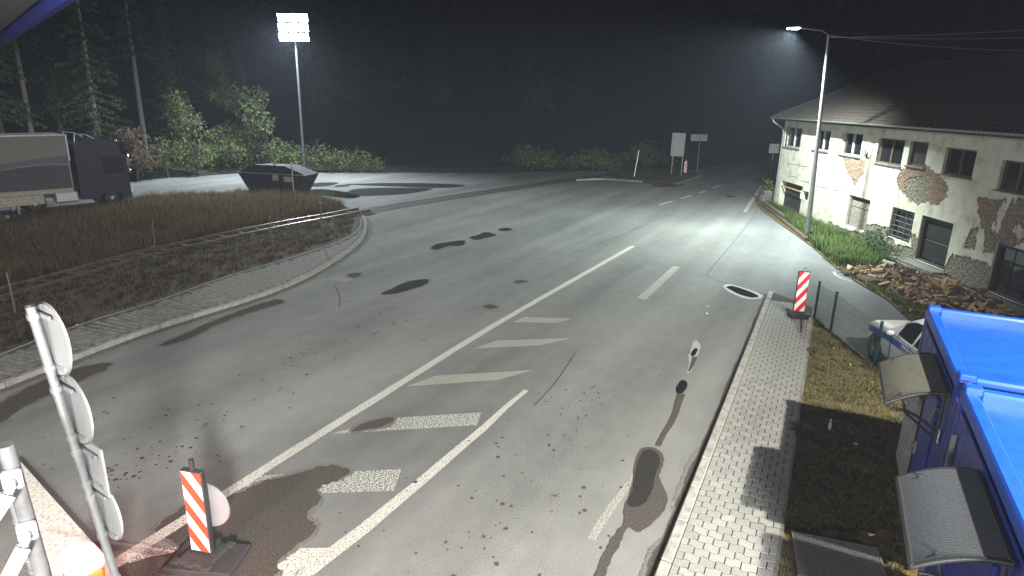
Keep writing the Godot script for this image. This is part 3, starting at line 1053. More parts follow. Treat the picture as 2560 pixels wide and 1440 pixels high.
	bg.box(Vector3.ZERO, Vector3(.03, .062, .235), Basis(), .006)
	var bm := bg.mesh()
	var beds := [[], []]
	var y := .04
	var row := 0
	while y < 5.4:
		var z := z0 + (.125 if row % 2 else 0.0)
		while z < -16.5:
			var s: int = bare.call(z, y)
			var inside := s != 2
			for h in holes:
				if h.grow(.13).has_point(Vector2(z, y)): inside = true
			if not inside: beds[0 if z < W(2400, 420).x else 1].append(Vector3(-.008 + rng.randf_range(-.008, .004), y, z + Z))
			z += .25
		y += .077
		row += 1
	var all_bricks: Array = beds[0] + beds[1]
	var rest := Geo.new()
	for i in all_bricks.size():
		if i < 300:
			var o := part(house, "brick", bm, MT.bricks[rng.randi() % 5])
			o.position = all_bricks[i]
		else: append_mesh(rest, bm, Transform3D(Basis(), all_bricks[i]))
	if rest.v.size(): part(house, "brickwork", rest, MT.bricks[1]).set_meta("kind", "stuff")
	# windows
	for k in urects.size(): house_window(urects[k], Z, k)
	# ground-floor openings
	var gg := Geo.new()
	gg.box(Vector3(.34, garage.size.y * .5, garage.get_center().x + Z), Vector3(.06, garage.size.y, garage.size.x))
	var gd := part(house, "garage_door", gg, MT.wood_dark)
	var bar := Geo.new()
	bar.box(Vector3(.02, garage.end.y - .32, garage.get_center().x + Z), Vector3(.05, .06, garage.size.x - .02))
	part(gd, "crossbar", bar, MT.split[0])
	var nk := Geo.new()
	nk.box(Vector3(.2, nook.get_center().y, nook.get_center().x + Z), Vector3(.05, nook.size.y, nook.size.x))
	nk.box(Vector3(.02, nook.get_center().y, nook.get_center().x + Z + .1), Vector3(.06, nook.size.y * .5, .12))
	part(house, "meter_box", nk, MT.wood_dark)
	var d2 := part(house, "door", door_frame(door2, Z, .07, .1), MT.wood_grey, "weathered pale grey plank door")
	for k in 3:
		var pg := Geo.new()
		var hgt := [.62, .18, .12]
		var yy: float = door2.position.y + door2.size.y * [.31, .74, .92][k]
		pg.box(Vector3(.13, yy, door2.get_center().x + Z), Vector3(.05, door2.size.y * hgt[k], door2.size.x - .16), Basis(), .01)
		part(d2, "panel", pg, MT.wood_grey if k < 2 else MT.wood_dark)
	var wb := part(house, "barred_window", door_frame(wbar, Z, .05, .08), MT.wood_old)
	var gl := Geo.new()
	gl.box(Vector3(.2, wbar.get_center().y, wbar.get_center().x + Z), Vector3(.02, wbar.size.y, wbar.size.x))
	part(wb, "pane", gl, MT.dark_glass)
	for i in 4:
		var b := Geo.new()
		var zz: float = wbar.position.x + wbar.size.x * (i + .5) / 4.0 + Z
		b.cyl(Vector3(.03, wbar.position.y, zz), Vector3(.03, wbar.end.y, zz), .012, .012, 6)
		part(wb, "bar", b, MT.galv_dull)
	for i in 6:
		var b := Geo.new()
		var yy: float = wbar.position.y + wbar.size.y * (i + .5) / 6.0
		b.cyl(Vector3(.045, yy, wbar.position.x + Z), Vector3(.045, yy, wbar.end.x + Z), .012, .012, 6)
		part(wb, "bar", b, MT.galv_dull)
	var d3 := part(house, "door", door_frame(door3, Z, .14, .12), MT.wood_dark, "dark green panelled door with broad frame")
	for k in 2:
		var pg := Geo.new()
		pg.box(Vector3(.16, door3.position.y + door3.size.y * [.28, .68][k], door3.get_center().x + Z), Vector3(.05, door3.size.y * [.42, .34][k], door3.size.x - .32), Basis(), .015)
		part(d3, "panel", pg, MT.frame_dark)
	var stp := Geo.new()
	stp.box(Vector3(-.32, .13, door3.get_center().x + Z), Vector3(.55, .3, door3.size.x + .5), Basis(), .02)
	part(house, "doorstep", stp, MT.concrete_old)
	var d4 := part(house, "gate", door_frame(door4, Z, .12, .12), MT.wood_dark, "wide dark glazed gate")
	for i in 3:
		for j in 3:
			var pg := Geo.new()
			pg.box(Vector3(.16, door4.position.y + door4.size.y * (j + .5) / 3.0, door4.position.x + door4.size.x * (i + .5) / 3.0 + Z), Vector3(.03, door4.size.y / 3.0 - .08, door4.size.x / 3.0 - .07))
			part(d4, "pane", pg, MT.dark_glass)
	# footing along the wall
	for i in 14:
		var fg := Geo.new()
		fg.box(Vector3(-.35, .06, -32.5 + i * 1.3 + Z), Vector3(.62, .2, 1.28), Basis(), .02)
		part(house, "footing_stone", fg, MT.concrete_old)
	make_roof(Z, z0, z1)
	# roots of an old bracket and a few cracks in the plaster
	var br := Geo.new()
	var bz := W(2169, 395)
	for e in [[-.25, .35], [.05, .42], [.28, .30]]:
		br.tube([Vector3(-.05, bz.y, bz.x + Z), Vector3(-.16, bz.y + e[1] * .6, bz.x + Z + e[0] * .7), Vector3(-.2, bz.y + e[1], bz.x + Z + e[0])], .025, 6)
	part(house, "iron_bracket", br, MT.rail_rust)
	for cr in [[[320, 680], [420, 690], [520, 715]], [[440, 835], [520, 850]], [[580, 885], [700, 900], [800, 930], [900, 965]], [[340, 800], [380, 795], [415, 825]], [[1480, 920], [1510, 920]], [[280, 540], [240, 560]], [[415, 560], [380, 590]], [[1330, 900], [1325, 1000], [1330, 1070]], [[545, 380], [540, 440]]]:
		var g := Geo.new()
		for i in cr.size() - 1:
			var p := W(1880 + cr[i][0] * .27778, 220 + cr[i][1] * .27778)
			var q := W(1880 + cr[i + 1][0] * .27778, 220 + cr[i + 1][1] * .27778)
			var last := Vector3(-.034, p.y, p.x + Z)
			for k in 5:
				var m := p.lerp(q, (k + 1) / 5.0)
				var e := Vector3(-.034, m.y + rng.randf_range(-.04, .04), m.x + Z)
				var t := (e - last).normalized()
				var s := Vector3(0, -t.z, t.y) * .014
				g.quad(last - s, last + s, e + s, e - s)
				last = e
		for i in g.n.size(): g.n[i] = Vector3(-1, 0, 0)
		part(house, "plaster_crack", g, MT.wood_old)

func door_frame(r: Rect2, Z: float, w: float, d: float) -> Geo:
	var g := Geo.new()
	var a := r.position.x + Z
	var b := r.end.x + Z
	var y0 := r.position.y
	var y1 := r.end.y
	g.box(Vector3(.1, (y0 + y1) * .5, a + w * .5), Vector3(d, y1 - y0, w), Basis(), .008)
	g.box(Vector3(.1, (y0 + y1) * .5, b - w * .5), Vector3(d, y1 - y0, w), Basis(), .008)
	g.box(Vector3(.1, y1 - w * .5, (a + b) * .5), Vector3(d * .96, w, b - a - w * 2), Basis(), .008)
	g.box(Vector3(.1, y0 + w * .25, (a + b) * .5), Vector3(d * .96, w * .5, b - a - w * 2), Basis(), .008)
	g.box(Vector3(.27, (y0 + y1) * .5, (a + b) * .5), Vector3(.04, y1 - y0, b - a))
	return g

func house_window(r: Rect2, Z: float, k: int):
	var narrow := k == 4
	var fm: Material = MT.window_white if k in [0, 1, 2] else MT.wood_old
	var w := part(house, "window", null_geo(), fm)
	var g := Geo.new()
	var a := r.position.x + Z
	var b := r.end.x + Z
	var y0 := r.position.y
	var y1 := r.end.y
	var yc := (y0 + y1) * .5
	var x := .12
	g.box(Vector3(x, yc, a + .035), Vector3(.08, y1 - y0, .07), Basis(), .006)
	g.box(Vector3(x, yc, b - .035), Vector3(.08, y1 - y0, .07), Basis(), .006)
	g.box(Vector3(x, y1 - .035, (a + b) * .5), Vector3(.076, .07, b - a - .14), Basis(), .006)
	g.box(Vector3(x, y0 + .035, (a + b) * .5), Vector3(.076, .07, b - a - .14), Basis(), .006)
	w.mesh = g.mesh()
	var n := 1 if narrow else 2
	if not narrow:
		var mg := Geo.new()
		mg.box(Vector3(x - .01, yc, (a + b) * .5), Vector3(.08, y1 - y0 - .14, .11), Basis(), .006)
		part(w, "mullion", mg, fm)
	for i in n:
		var p := Geo.new()
		var wd := (b - a - .14) / n
		p.box(Vector3(x + .02, yc, a + .07 + wd * (i + .5)), Vector3(.012, y1 - y0 - .14, wd - .02))
		part(w, "pane", p, MT.wood_dark if narrow else MT.dark_glass)
		if not narrow:
			var cs := Geo.new()
			for s in [-1, 1]: cs.box(Vector3(x, yc, a + .07 + wd * (i + .5) + s * (wd * .5 - .035)), Vector3(.05, y1 - y0 - .2, .05), Basis(), .005)
			part(w, "casement", cs, fm)
	var sl := Geo.new()
	sl.box(Vector3(-.02, y0 - .02, (a + b) * .5), Vector3(.18, .05, b - a + .12), Basis(), .01)
	part(w, "sill", sl, MT.concrete_old)

func null_geo() -> ArrayMesh: return ArrayMesh.new()

func make_roof(Z: float, z0: float, z1: float):
	var ex := -.62
	var ey := 5.44
	var rx := 4.2
	var ry := 8.3
	var ez := z0 - .55 + Z
	var rz := ez + (rx - ex)
	var fz := z1 + .5 + Z
	var tiles := Geo.new()
	var n := 20
	var col := .24
	# each course is its own sheet, its lower edge lifted; scalloped along the eaves direction
	for i in n:
		var t0 := float(i) / n
		var t1 := float(i + 1) / n + .012
		var za := lerpf(ez, rz, t0)
		var zb := lerpf(ez, rz, minf(t1, 1.0))
		var xa := lerpf(ex, rx, t0)
		var xb := lerpf(ex, rx, t1)
		var ya := lerpf(ey, ry, t0) + .05
		var yb := lerpf(ey, ry, t1) + .01
		var z := za
		while z < fz:
			var zn := minf(z + col, fz)
			var zl := maxf(z, za + (zb - za))
			var zm := (z + zn) * .5
			var dy := rng.randf_range(-.008, .008)
			tiles.quad(Vector3(xa, ya + dy, z), Vector3(xa, ya + .025 + dy, zm), Vector3(xb, yb + .02, maxf(zm, zb)), Vector3(xb, yb, maxf(z, zb)))
			tiles.quad(Vector3(xa, ya + .025 + dy, zm), Vector3(xa, ya + dy, zn), Vector3(xb, yb, maxf(zn, zb)), Vector3(xb, yb + .02, maxf(zm, zb)))
			tiles.quad(Vector3(xa, ya - .05, z), Vector3(xa, ya - .05, zn), Vector3(xa, ya + .01, zn), Vector3(xa, ya + .01, z))
			z = zn
	var hip := Geo.new()
	var bx := 9.0
	hip.quad(Vector3(bx, ey + .03, ez), Vector3(ex, ey + .03, ez), Vector3(rx, ry + .03, rz), Vector3(rx, ry + .03, rz))
	hip.quad(Vector3(bx, ey, fz), Vector3(bx, ey, ez), Vector3(rx, ry, rz), Vector3(rx, ry, fz))
	hip.tri(Vector3(bx, ey + .03, ez), Vector3(ex, ey + .03, ez), Vector3(rx, ry + .03, rz))
	var roof := part(house, "roof", hip, MT.tile)
	var tl := part(roof, "roof_tiles", tiles, MT.tile)
	tl.set_meta("kind", "stuff")
	var rd := Geo.new()
	rd.cyl(Vector3(ex, ey + .06, ez), Vector3(rx, ry + .06, rz), .1, .1, 8)
	rd.cyl(Vector3(rx, ry + .06, rz), Vector3(rx, ry + .06, fz), .11, .11, 8)
	part(roof, "ridge", rd, MT.tile)
	var so := Geo.new()
	so.box(Vector3(-.27, 5.45, (ez + fz) * .5), Vector3(.6, .04, fz - ez))
	part(roof, "soffit_board", so, MT.wood_dark)
	var so2 := Geo.new()
	so2.box(Vector3(-.60, 5.42, (ez + fz) * .5), Vector3(.04, .16, fz - ez))
	part(roof, "eaves_board", so2, MT.wood_dark)
	var so3 := Geo.new()
	so3.box(Vector3(4.2, 5.42, ez + .05), Vector3(9.5, .12, .04))
	part(roof, "eaves_board", so3, MT.wood_dark)
	var gu := Geo.new()
	for i in 7:
		var t0 := PI + PI * i / 7.0
		var t1 := PI + PI * (i + 1) / 7.0
		var p0 := Vector3(-.71 + cos(t0) * .075, 5.49 + sin(t0) * .075, ez - .05)
		var p1 := Vector3(-.71 + cos(t1) * .075, 5.49 + sin(t1) * .075, ez - .05)
		var L := Vector3(0, 0, fz - ez)
		gu.quad(p0, p1, p1 + L, p0 + L)
		gu.tri(p0, Vector3(-.71, 5.49, ez - .05), p1)
	part(house, "gutter", gu, MT.galv_dull)
	var dp := Geo.new()
	dp.tube([Vector3(-.70, 5.40, ez + .25), Vector3(-.62, 5.22, ez + .30), Vector3(-.14, 4.87, ez + .62), Vector3(-.10, 4.6, ez + .66), Vector3(-.10, .25, ez + .66)], .05, 10)
	part(house, "downpipe", dp, MT.galv_dull)
	var ch := Geo.new()
	ch.box(Vector3(3.0, 8.2, -22.6 + Z), Vector3(.6, 2.0, .6), Basis(), .01)
	ch.box(Vector3(3.0, 9.2, -22.6 + Z), Vector3(.72, .12, .72), Basis(), .01)
	part(roof, "chimney", ch, MT.bricks[1])

# ---------------------------------------------------------------- lamps
func emit(c: Color, e: float) -> StandardMaterial3D:
	var m := mat(c, .4)
	m.emission_enabled = true
	m.emission = c
	m.emission_energy_multiplier = e
	return m

func add_spot(parent: Node, at: Vector3, towards: Vector3, energy: float, c: Color, angle: float, size: float, att := 0.8):
	var s := SpotLight3D.new()
	s.light_energy = energy
	s.light_color = c
	s.spot_angle = angle
	s.spot_range = 200.0
	s.spot_attenuation = 2.0
	s.spot_angle_attenuation = att
	s.light_size = size
	s.shadow_enabled = true
	parent.add_child(s)
	s.position = at
	s.basis = Basis.looking_at(towards.normalized(), Vector3(1, 0, 0.1).normalized())

func make_lamps():
	# street lamp by the house
	var b := G(2017, 600)
	var top := Vector3(-.45, 9.2, .1)
	var l := thing("street_lamp", "tall tapered grey street lamp in the weeds before the house, lit white", "street lamp", b)
	var p := Geo.new()
	p.tube([Vector3(0, -.05, 0), Vector3(-.02, .5, 0), Vector3(-.2, 4.2, .04), top], [.12, .12, .092, .062], 14)
	part(l, "pole", p, MT.galv_dull)
	var fl := Geo.new()
	fl.cyl(Vector3(0, .04, 0), Vector3(0, .12, 0), .2, .18, 12)
	part(l, "flange", fl, MT.galv_dull)
	var arm := Geo.new()
	var ap := top + Vector3(-1.25, .28, -.15)
	arm.tube([top, top + Vector3(-.35, .2, -.03), ap], .035, 8)
	part(l, "arm", arm, MT.galv_dull)
	var hd := Geo.new()
	hd.box(ap + Vector3(-.28, .04, 0), Vector3(.62, .09, .28), Basis(Vector3(0, 0, 1), .08), .03)
	var head := part(l, "lamp_head", hd, MT.grey_paint)
	var ln := Geo.new()
	ln.box(ap + Vector3(-.3, -.03, 0), Vector3(.46, .05, .24), Basis(), .01)
	part(head, "lens", ln, emit(Color(.95, 1.0, .985), 60.0))
	add_spot(l, ap + Vector3(-.3, -.10, 0), Vector3(-.34, -1, -.34), 450.0, Color(.94, 1.0, .975), 82.0, .18, 0.55)
	# floodlight mast on the far lot
	var fb := G(762, 433)
	var f := thing("floodlight_mast", "tall mast with white floodlights, enlarged to stand in for their glare, at the far edge of the lot", "floodlight", fb)
	var fp := Geo.new()
	fp.tube([Vector3(0, -.05, 0), Vector3(0, 6, 0), Vector3(0, 11.8, 0)], [.13, .10, .07], 12)
	part(f, "mast", fp, MT.grey_paint)
	var cb := Geo.new()
	cb.box(Vector3(0, 11.25, .1), Vector3(2.4, .1, .1), Basis(), .01)
	part(f, "crossbar", cb, MT.galv_dull)
	for k in [-1, 0, 1]:  # bank of heads enlarged to stand in for the bloom round the lamp
		for j in 3:
			var hp := Vector3(k * .80, 10.55 + j * .70, .22)
			var g := Geo.new()
			g.box(hp, Vector3(.76, .62, .16), Basis(Vector3(1, 0, 0), .35), .04)
			var hh := part(f, "flood_bloom_head", g, MT.frame_dark)
			var e := Geo.new()
			e.box(hp + Basis(Vector3(1, 0, 0), .35) * Vector3(0, 0, .095), Vector3(.70, .56, .03), Basis(Vector3(1, 0, 0), .35), .01)
			part(hh, "lens", e, emit(Color(.95, 1.0, 1.0), 40.0))
	add_spot(f, Vector3(0, 11.2, .75), Vector3(-.02, -.78, .60), 620.0, Color(.93, .98, 1.0), 76.0, .5, 0.9)
	# lamp behind the containers, outside the picture
	var y := thing("yard_lamp", "street lamp standing behind the blue containers", "street lamp", Vector3(10.6, 0, -5.0))
	var yp := Geo.new()
	yp.tube([Vector3(0, 0, 0), Vector3(0, 5, 0), Vector3(0, 10.4, 0)], [.12, .09, .06], 12)
	part(y, "pole", yp, MT.galv_dull)
	var yh := Geo.new()
	yh.box(Vector3(-.3, 10.5, 0), Vector3(.9, .09, .28), Basis(), .03)
	var yhead := part(y, "lamp_head", yh, MT.grey_paint)
	var yl := Geo.new()
	yl.box(Vector3(-.4, 10.43, 0), Vector3(.5, .05, .24), Basis(), .01)
	part(yhead, "lens", yl, emit(Color(1.0, .98, .93), 30.0))
	add_spot(y, Vector3(-.4, 10.36, 0), Vector3(-.50, -1, -.25), 370.0, Color(1.0, .98, .93), 60.0, .12, 0.8)

func make_side_lamp():
	# added lamp outside the picture, put in to brighten the left road and plates
	var y := thing("added_lane_lamp", "added unseen lamp beside the curved pavement, brightening the left lanes", "street lamp", Vector3(-14.2, 0, -6.5))
	var yp := Geo.new()
	yp.tube([Vector3(0, 0, 0), Vector3(0, 5, 0), Vector3(0, 9.4, 0)], [.12, .09, .06], 12)
	part(y, "pole", yp, MT.galv_dull)
	var yh := Geo.new()
	yh.box(Vector3(.3, 9.5, 0), Vector3(.9, .09, .28), Basis(), .03)
	var yhead := part(y, "lamp_head", yh, MT.grey_paint)
	var yl := Geo.new()
	yl.box(Vector3(.4, 9.43, 0), Vector3(.5, .05, .24), Basis(), .01)
	part(yhead, "lens", yl, emit(Color(1.0, .97, .95), 30.0))
	add_spot(y, Vector3(.4, 9.36, 0), Vector3(.42, -1, -.58), 930.0, Color(1.0, .985, .965), 51.0, .5, 0.5)

func make_canopy():
	var H := 7.3
	var up := func(px: float, py: float) -> Vector3:
		var d := ray(px, py)
		return Vector3(0, CAM_H, 0) + d * ((H - CAM_H) / d.y)
	var a: Vector3 = up.call(-10.0, 121.0)
	var b: Vector3 = up.call(181.0, 0.0)
	var t := (b - a).normalized()
	a -= t * 3.0
	b += t * 12.0
	var back := Vector3(-t.z, 0, t.x)
	if back.x > 0: back = -back
	var mid := (a + b) * .5
	var L := a.distance_to(b)
	var bs := Basis(t, Vector3.UP, t.cross(Vector3.UP))
	var c := thing("checkpoint_canopy", "checkpoint canopy roof with blue edge beam seen from below", "canopy", Vector3(mid.x, 0, mid.z))
	var g := Geo.new()
	g.box(Vector3(0, H + .14, 0), Vector3(L, .28, .1), bs)
	part(c, "blue_fascia", g, mat(lin(.03, .045, .30), .45))
	var g2 := Geo.new()
	g2.box(Vector3(0, H + .52, 0) + back * .02, Vector3(L, .46, .1), bs)
	part(c, "cream_fascia", g2, mat(lin(.42, .36, .28), .7))
	var g3 := Geo.new()
	g3.box(Vector3(0, H + .3, 0) + back * 4.1, Vector3(L, .2, 8.0), bs)
	part(c, "roof_deck", g3, MT.galv_dull)
	for k in [0.15, .42]:
		var cp := Geo.new()
		var q: Vector3 = t * (k * L) + back * 5.5
		cp.cyl(Vector3(q.x, 0, q.z), Vector3(q.x, H + .2, q.z), .16, .16, 14)
		part(c, "column", cp, MT.grey_paint)
	# lamps under the canopy, behind the camera
	var spots := [[Vector3(-6.0, 7.1, 6.0), 170.0, Vector3(.42, -.62, -1)], [Vector3(2.6, 7.1, 8.0), 1050.0, Vector3(-.28, -.58, -1)]]
	var n := 0
	for s in spots:
		var l := thing("canopy_lamp", ["flat lamp panel on a bracket by the lane under the canopy", "flat lamp panel on a bracket near the pavement side"][n], "lamp", s[0] + Vector3(0, -.06, 0))
		var lg := Geo.new()
		lg.box(Vector3(0, .06, 0), Vector3(.7, .1, .5), Basis(), .02)
		part(l, "housing", lg, MT.grey_paint)
		var lp := Geo.new()
		lp.box(Vector3(0, -.02, 0), Vector3(.62, .04, .42), Basis(), .01)
		part(l, "lens", lp, emit(Color(1.0, .97, .95), 20.0))
		var rod := Geo.new()
		rod.cyl(Vector3(0, .1, 0), Vector3(0, .5, 0), .03, .03, 8)
		rod.cyl(Vector3(0, .5, 0), Vector3(-.2, .62, 1.0), .04, .04, 8)
		part(l, "bracket", rod, MT.galv_dull)
		add_spot(l, Vector3(0, -.10, 0), s[2], s[1], Color(1.0, .99, .965), 43.0, .9, 0.6)
		n += 1

# ---------------------------------------------------------------- containers
const CO := Vector3(7.15, .07, -10.50)
var CX := Basis()

func make_containers():
	var a := Vector3(-.4354, 0, .9003)
	var th := atan2(a.x, a.z)
	var yaw := th
	container("far", CO, yaw, 3.35, true)
	var q := CO + Vector3(sin(yaw), 0, cos(yaw)) * 3.6
	container("near", q, yaw, 5.0, false)
	# awnings hang on the wall
	awning(CO, yaw, 1.60, 3.15, 2.55, "arched smoky awning with scratched dirt streaks over the far container door", true)
	awning(CO, yaw, 5.20, 6.75, 2.55, "arched smoky ribbed awning over the near container door", false)

func container(which: String, at: Vector3, yaw: float, L: float, far: bool):
	var H := 2.83
	var D := 5.2
	var c := thing("office_container", "blue steel office container, the one beside the police car with a grey slatted shutter" if far else "blue steel office container in front of the steel grating, with a sheltered door", "container", at, yaw, "blue containers beside the pavement")
	var body := Geo.new()
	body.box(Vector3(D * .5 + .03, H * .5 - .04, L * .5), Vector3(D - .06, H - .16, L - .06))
	part(c, "body", body, MT.blue_shaded)
	var fr := Geo.new()
	for x in [.07, D - .07]:
		for z in [.07, L - .07]:
			fr = Geo.new()
			fr.box(Vector3(x, H * .5, z), Vector3(.16, H, .16), Basis(), .015)
			part(c, "corner_post", fr, MT.blue_shaded)
	var base := Geo.new()
	for x in [.05, D - .05]:
		base = Geo.new()
		base.box(Vector3(x, .09, L * .5), Vector3(.12, .16, L - .34), Basis(), .01)
		part(c, "base_rail", base, MT.blue_shaded)
	# roof: recessed sheet inside raised rims
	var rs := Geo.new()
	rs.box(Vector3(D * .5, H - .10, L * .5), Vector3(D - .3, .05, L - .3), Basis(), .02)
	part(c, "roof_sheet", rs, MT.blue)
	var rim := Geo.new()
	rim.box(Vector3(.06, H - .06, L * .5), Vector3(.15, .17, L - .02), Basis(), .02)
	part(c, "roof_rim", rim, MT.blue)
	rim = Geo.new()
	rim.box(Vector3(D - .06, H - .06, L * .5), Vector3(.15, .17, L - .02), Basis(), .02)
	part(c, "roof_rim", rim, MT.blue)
	for z in [.09, L - .09]:
		var e := Geo.new()
		e.box(Vector3(D * .5, H - .04, z), Vector3(D - .32, .18, .17), Basis(), .03)
		part(c, "end_beam", e, MT.blue)
	for x in [.09, D - .09]:
		for z in [.09, L - .09]:
			var k := Geo.new()
			k.box(Vector3(x, H + .035, z), Vector3(.18, .09, .18), Basis(), .012)
			k.cyl(Vector3(x, H + .081, z), Vector3(x, H + .082, z), .045, .045, 10)
			part(c, "corner_casting", k, MT.blue)
	# panel seams on the long wall
	var zz := .2
	while zz < L - .2:
		var s := Geo.new()
		s.box(Vector3(.012, H * .5 - .02, zz + .24), Vector3(.03, H - .42, .455), Basis(), .008)
		part(c, "wall_panel", s, MT.blue_shaded)
		zz += .47
	if far:
		var lv := Geo.new()
		lv.box(Vector3(-.03, 1.22, 1.05), Vector3(.06, 2.0, .95), Basis(), .01)
		var sh := part(c, "shutter", lv, MT.frame_dark, "grey slatted shutter")
		for i in 12:
			var s := Geo.new()
			s.box(Vector3(-.075, 1.22, .62 + i * .078), Vector3(.03, 1.9, .055), Basis(Vector3.UP, .35), .006)
			part(sh, "slat", s, MT.galv_dull)
		var ed := Geo.new()
		ed.box(Vector3(-.07, 1.2, 1.56), Vector3(.07, 2.1, .05), Basis(), .006)
		part(c, "trim_bar", ed, MT.galv_dull)
		var d := Geo.new()
		d.box(Vector3(-.02, 1.2, 2.2), Vector3(.05, 2.06, .85), Basis(), .015)
		var dd := part(c, "door", d, MT.blue_shaded)
		door_handle(dd, Vector3(-.06, 1.1, 1.88))
		# small mast bracket with wires on the wall
		var br := Geo.new()
		br.tube([Vector3(-.03, 2.2, 2.95), Vector3(-.10, 2.24, 2.95), Vector3(-.13, 2.12, 2.95)], .014, 8)
		br.cyl(Vector3(-.12, 2.20, 2.95), Vector3(-.14, 2.02, 2.95), .022, .028, 10)
		part(c, "outdoor_lamp", br, MT.grey_paint)
		var nt := Geo.new()
		nt.box(Vector3(-.034, 1.9, 3.05), Vector3(.006, .18, .14))
		part(c, "notice", nt, MT.white_plastic)
	else:
		var d := Geo.new()
		d.box(Vector3(-.02, 1.2, 2.3), Vector3(.05, 2.06, .95), Basis(), .015)
		var dd := part(c, "door", d, MT.blue_shaded)
		door_handle(dd, Vector3(-.06, 1.1, 1.93))
		var nt := Geo.new()
		nt.box(Vector3(-.05, .95, 2.1), Vector3(.006, .2, .15))
		part(dd, "notice", nt, MT.white_plastic)
		var tb := Geo.new()
		tb.box(Vector3(-.04, 1.2, .35), Vector3(.05, 2.3, .045), Basis(), .006)
		part(c, "trim_bar", tb, MT.galv_dull)
		var tb2 := Geo.new()
		tb2.box(Vector3(-.03, 1.5, .75), Vector3(.03, .5, .025), Basis(), .004)
		part(c, "hinge", tb2, MT.galv_dull)

func door_handle(parent: Node, at: Vector3):
	var g := Geo.new()
	g.box(at, Vector3(.03, .22, .045), Basis(), .006)
	g.cyl(at + Vector3(0, .03, 0), at + Vector3(-.06, .03, 0), .012, .012, 8)
	g.box(at + Vector3(-.06, .03, .05), Vector3(.02, .022, .13), Basis(), .005)
	part(parent, "handle", g, MT.galv)

func awning(at: Vector3, yaw: float, za: float, zb: float, y: float, label: String, scratched: bool):
	var w := thing("door_awning", label, "awning", at, yaw, "arched awnings on the containers")
	var D := .66
	var n := 12
	var prof := []
	for i in n + 1:
		var t := float(i) / n
		prof.append(Vector2(-.04 - D * t, y - .26 * t * t - .02 * t))
	var sm: StandardMaterial3D
	if scratched: sm = mat(lin(.16, .16, .14), .35, 0, noise(121, .02, [[0.0, Color(.62, .62, .6)], [.55, Color(.72, .72, .70)], [.60, Color(1, 1, .95)], [.66, Color(.72, .72, .70)], [1.0, Color(.82, .82, .78)]], 512, 4), .8)
	else: sm = mat(lin(.075, .082, .092), .4, 0, MT.grain, .6)
	sm.uv1_scale = Vector3(.8, .8, .8) if not scratched else Vector3(.5, .5, 2.2)
	var sh := Geo.new()
	var ribs := 44
	for k in ribs:
		var z0 := lerpf(za, zb, float(k) / ribs)
		var z1 := lerpf(za, zb, float(k + 1) / ribs)
		var zm := (z0 + z1) * .5
		for i in n:
			var p: Vector2 = prof[i]
			var q: Vector2 = prof[i + 1]
			var nn := Vector2(-(q.y - p.y), q.x - p.x).normalized()
			if nn.y < 0: nn = -nn
			var r := .0035
			sh.quad(Vector3(q.x, q.y, z0), Vector3(q.x + nn.x * r, q.y + nn.y * r, zm), Vector3(p.x + nn.x * r, p.y + nn.y * r, zm), Vector3(p.x, p.y, z0))
			sh.quad(Vector3(q.x + nn.x * r, q.y + nn.y * r, zm), Vector3(q.x, q.y, z1), Vector3(p.x, p.y, z1), Vector3(p.x + nn.x * r, p.y + nn.y * r, zm))
	for i in n:
		var p: Vector2 = prof[i] - Vector2(0, .012)
		var q: Vector2 = prof[i + 1] - Vector2(0, .012)
		sh.quad(Vector3(p.x, p.y, za), Vector3(p.x, p.y, zb), Vector3(q.x, q.y, zb), Vector3(q.x, q.y, za))
	part(w, "sheet", sh, sm)
	for z in [za, zb]:
		var e := Geo.new()
		var pts := []
		for p in prof: pts.append(Vector3(p.x, p.y - .01, z))
		e.tube(pts, .026, 8)
		part(w, "edge_bar", e, MT.frame_dark)
	var fb := Geo.new()
	var last: Vector2 = prof[n]
	fb.box(Vector3(last.x - .01, last.y - .015, (za + zb) * .5), Vector3(.05, .06, zb - za + .04), Basis(), .015)
	part(w, "front_bar", fb, MT.frame_dark)
	var wb := Geo.new()
	wb.box(Vector3(-.045, y - .02, (za + zb) * .5), Vector3(.05, .08, zb - za), Basis(), .01)
	part(w, "wall_bar", wb, MT.frame_dark)
	for z in [za + .1, zb - .1]:
		var e := Geo.new()
		var pts := []
		for i in 9:
			var t := i / 8.0
			pts.append(Vector3(-.05 - .58 * t, y - .62 + .25 * sin(t * PI * .6) - .02 * t, z))
		e.tube(pts, .02, 6)
		e.tube([Vector3(-.05, y - .08, z), Vector3(-.05, y - .75, z)], .022, 6)
		e.tube([Vector3(-.05, y - .72, z), Vector3(-.45, y - .42, z), Vector3(-.55, y - .14, z)], .018, 6)
		part(w, "bracket", e, MT.frame_dark)

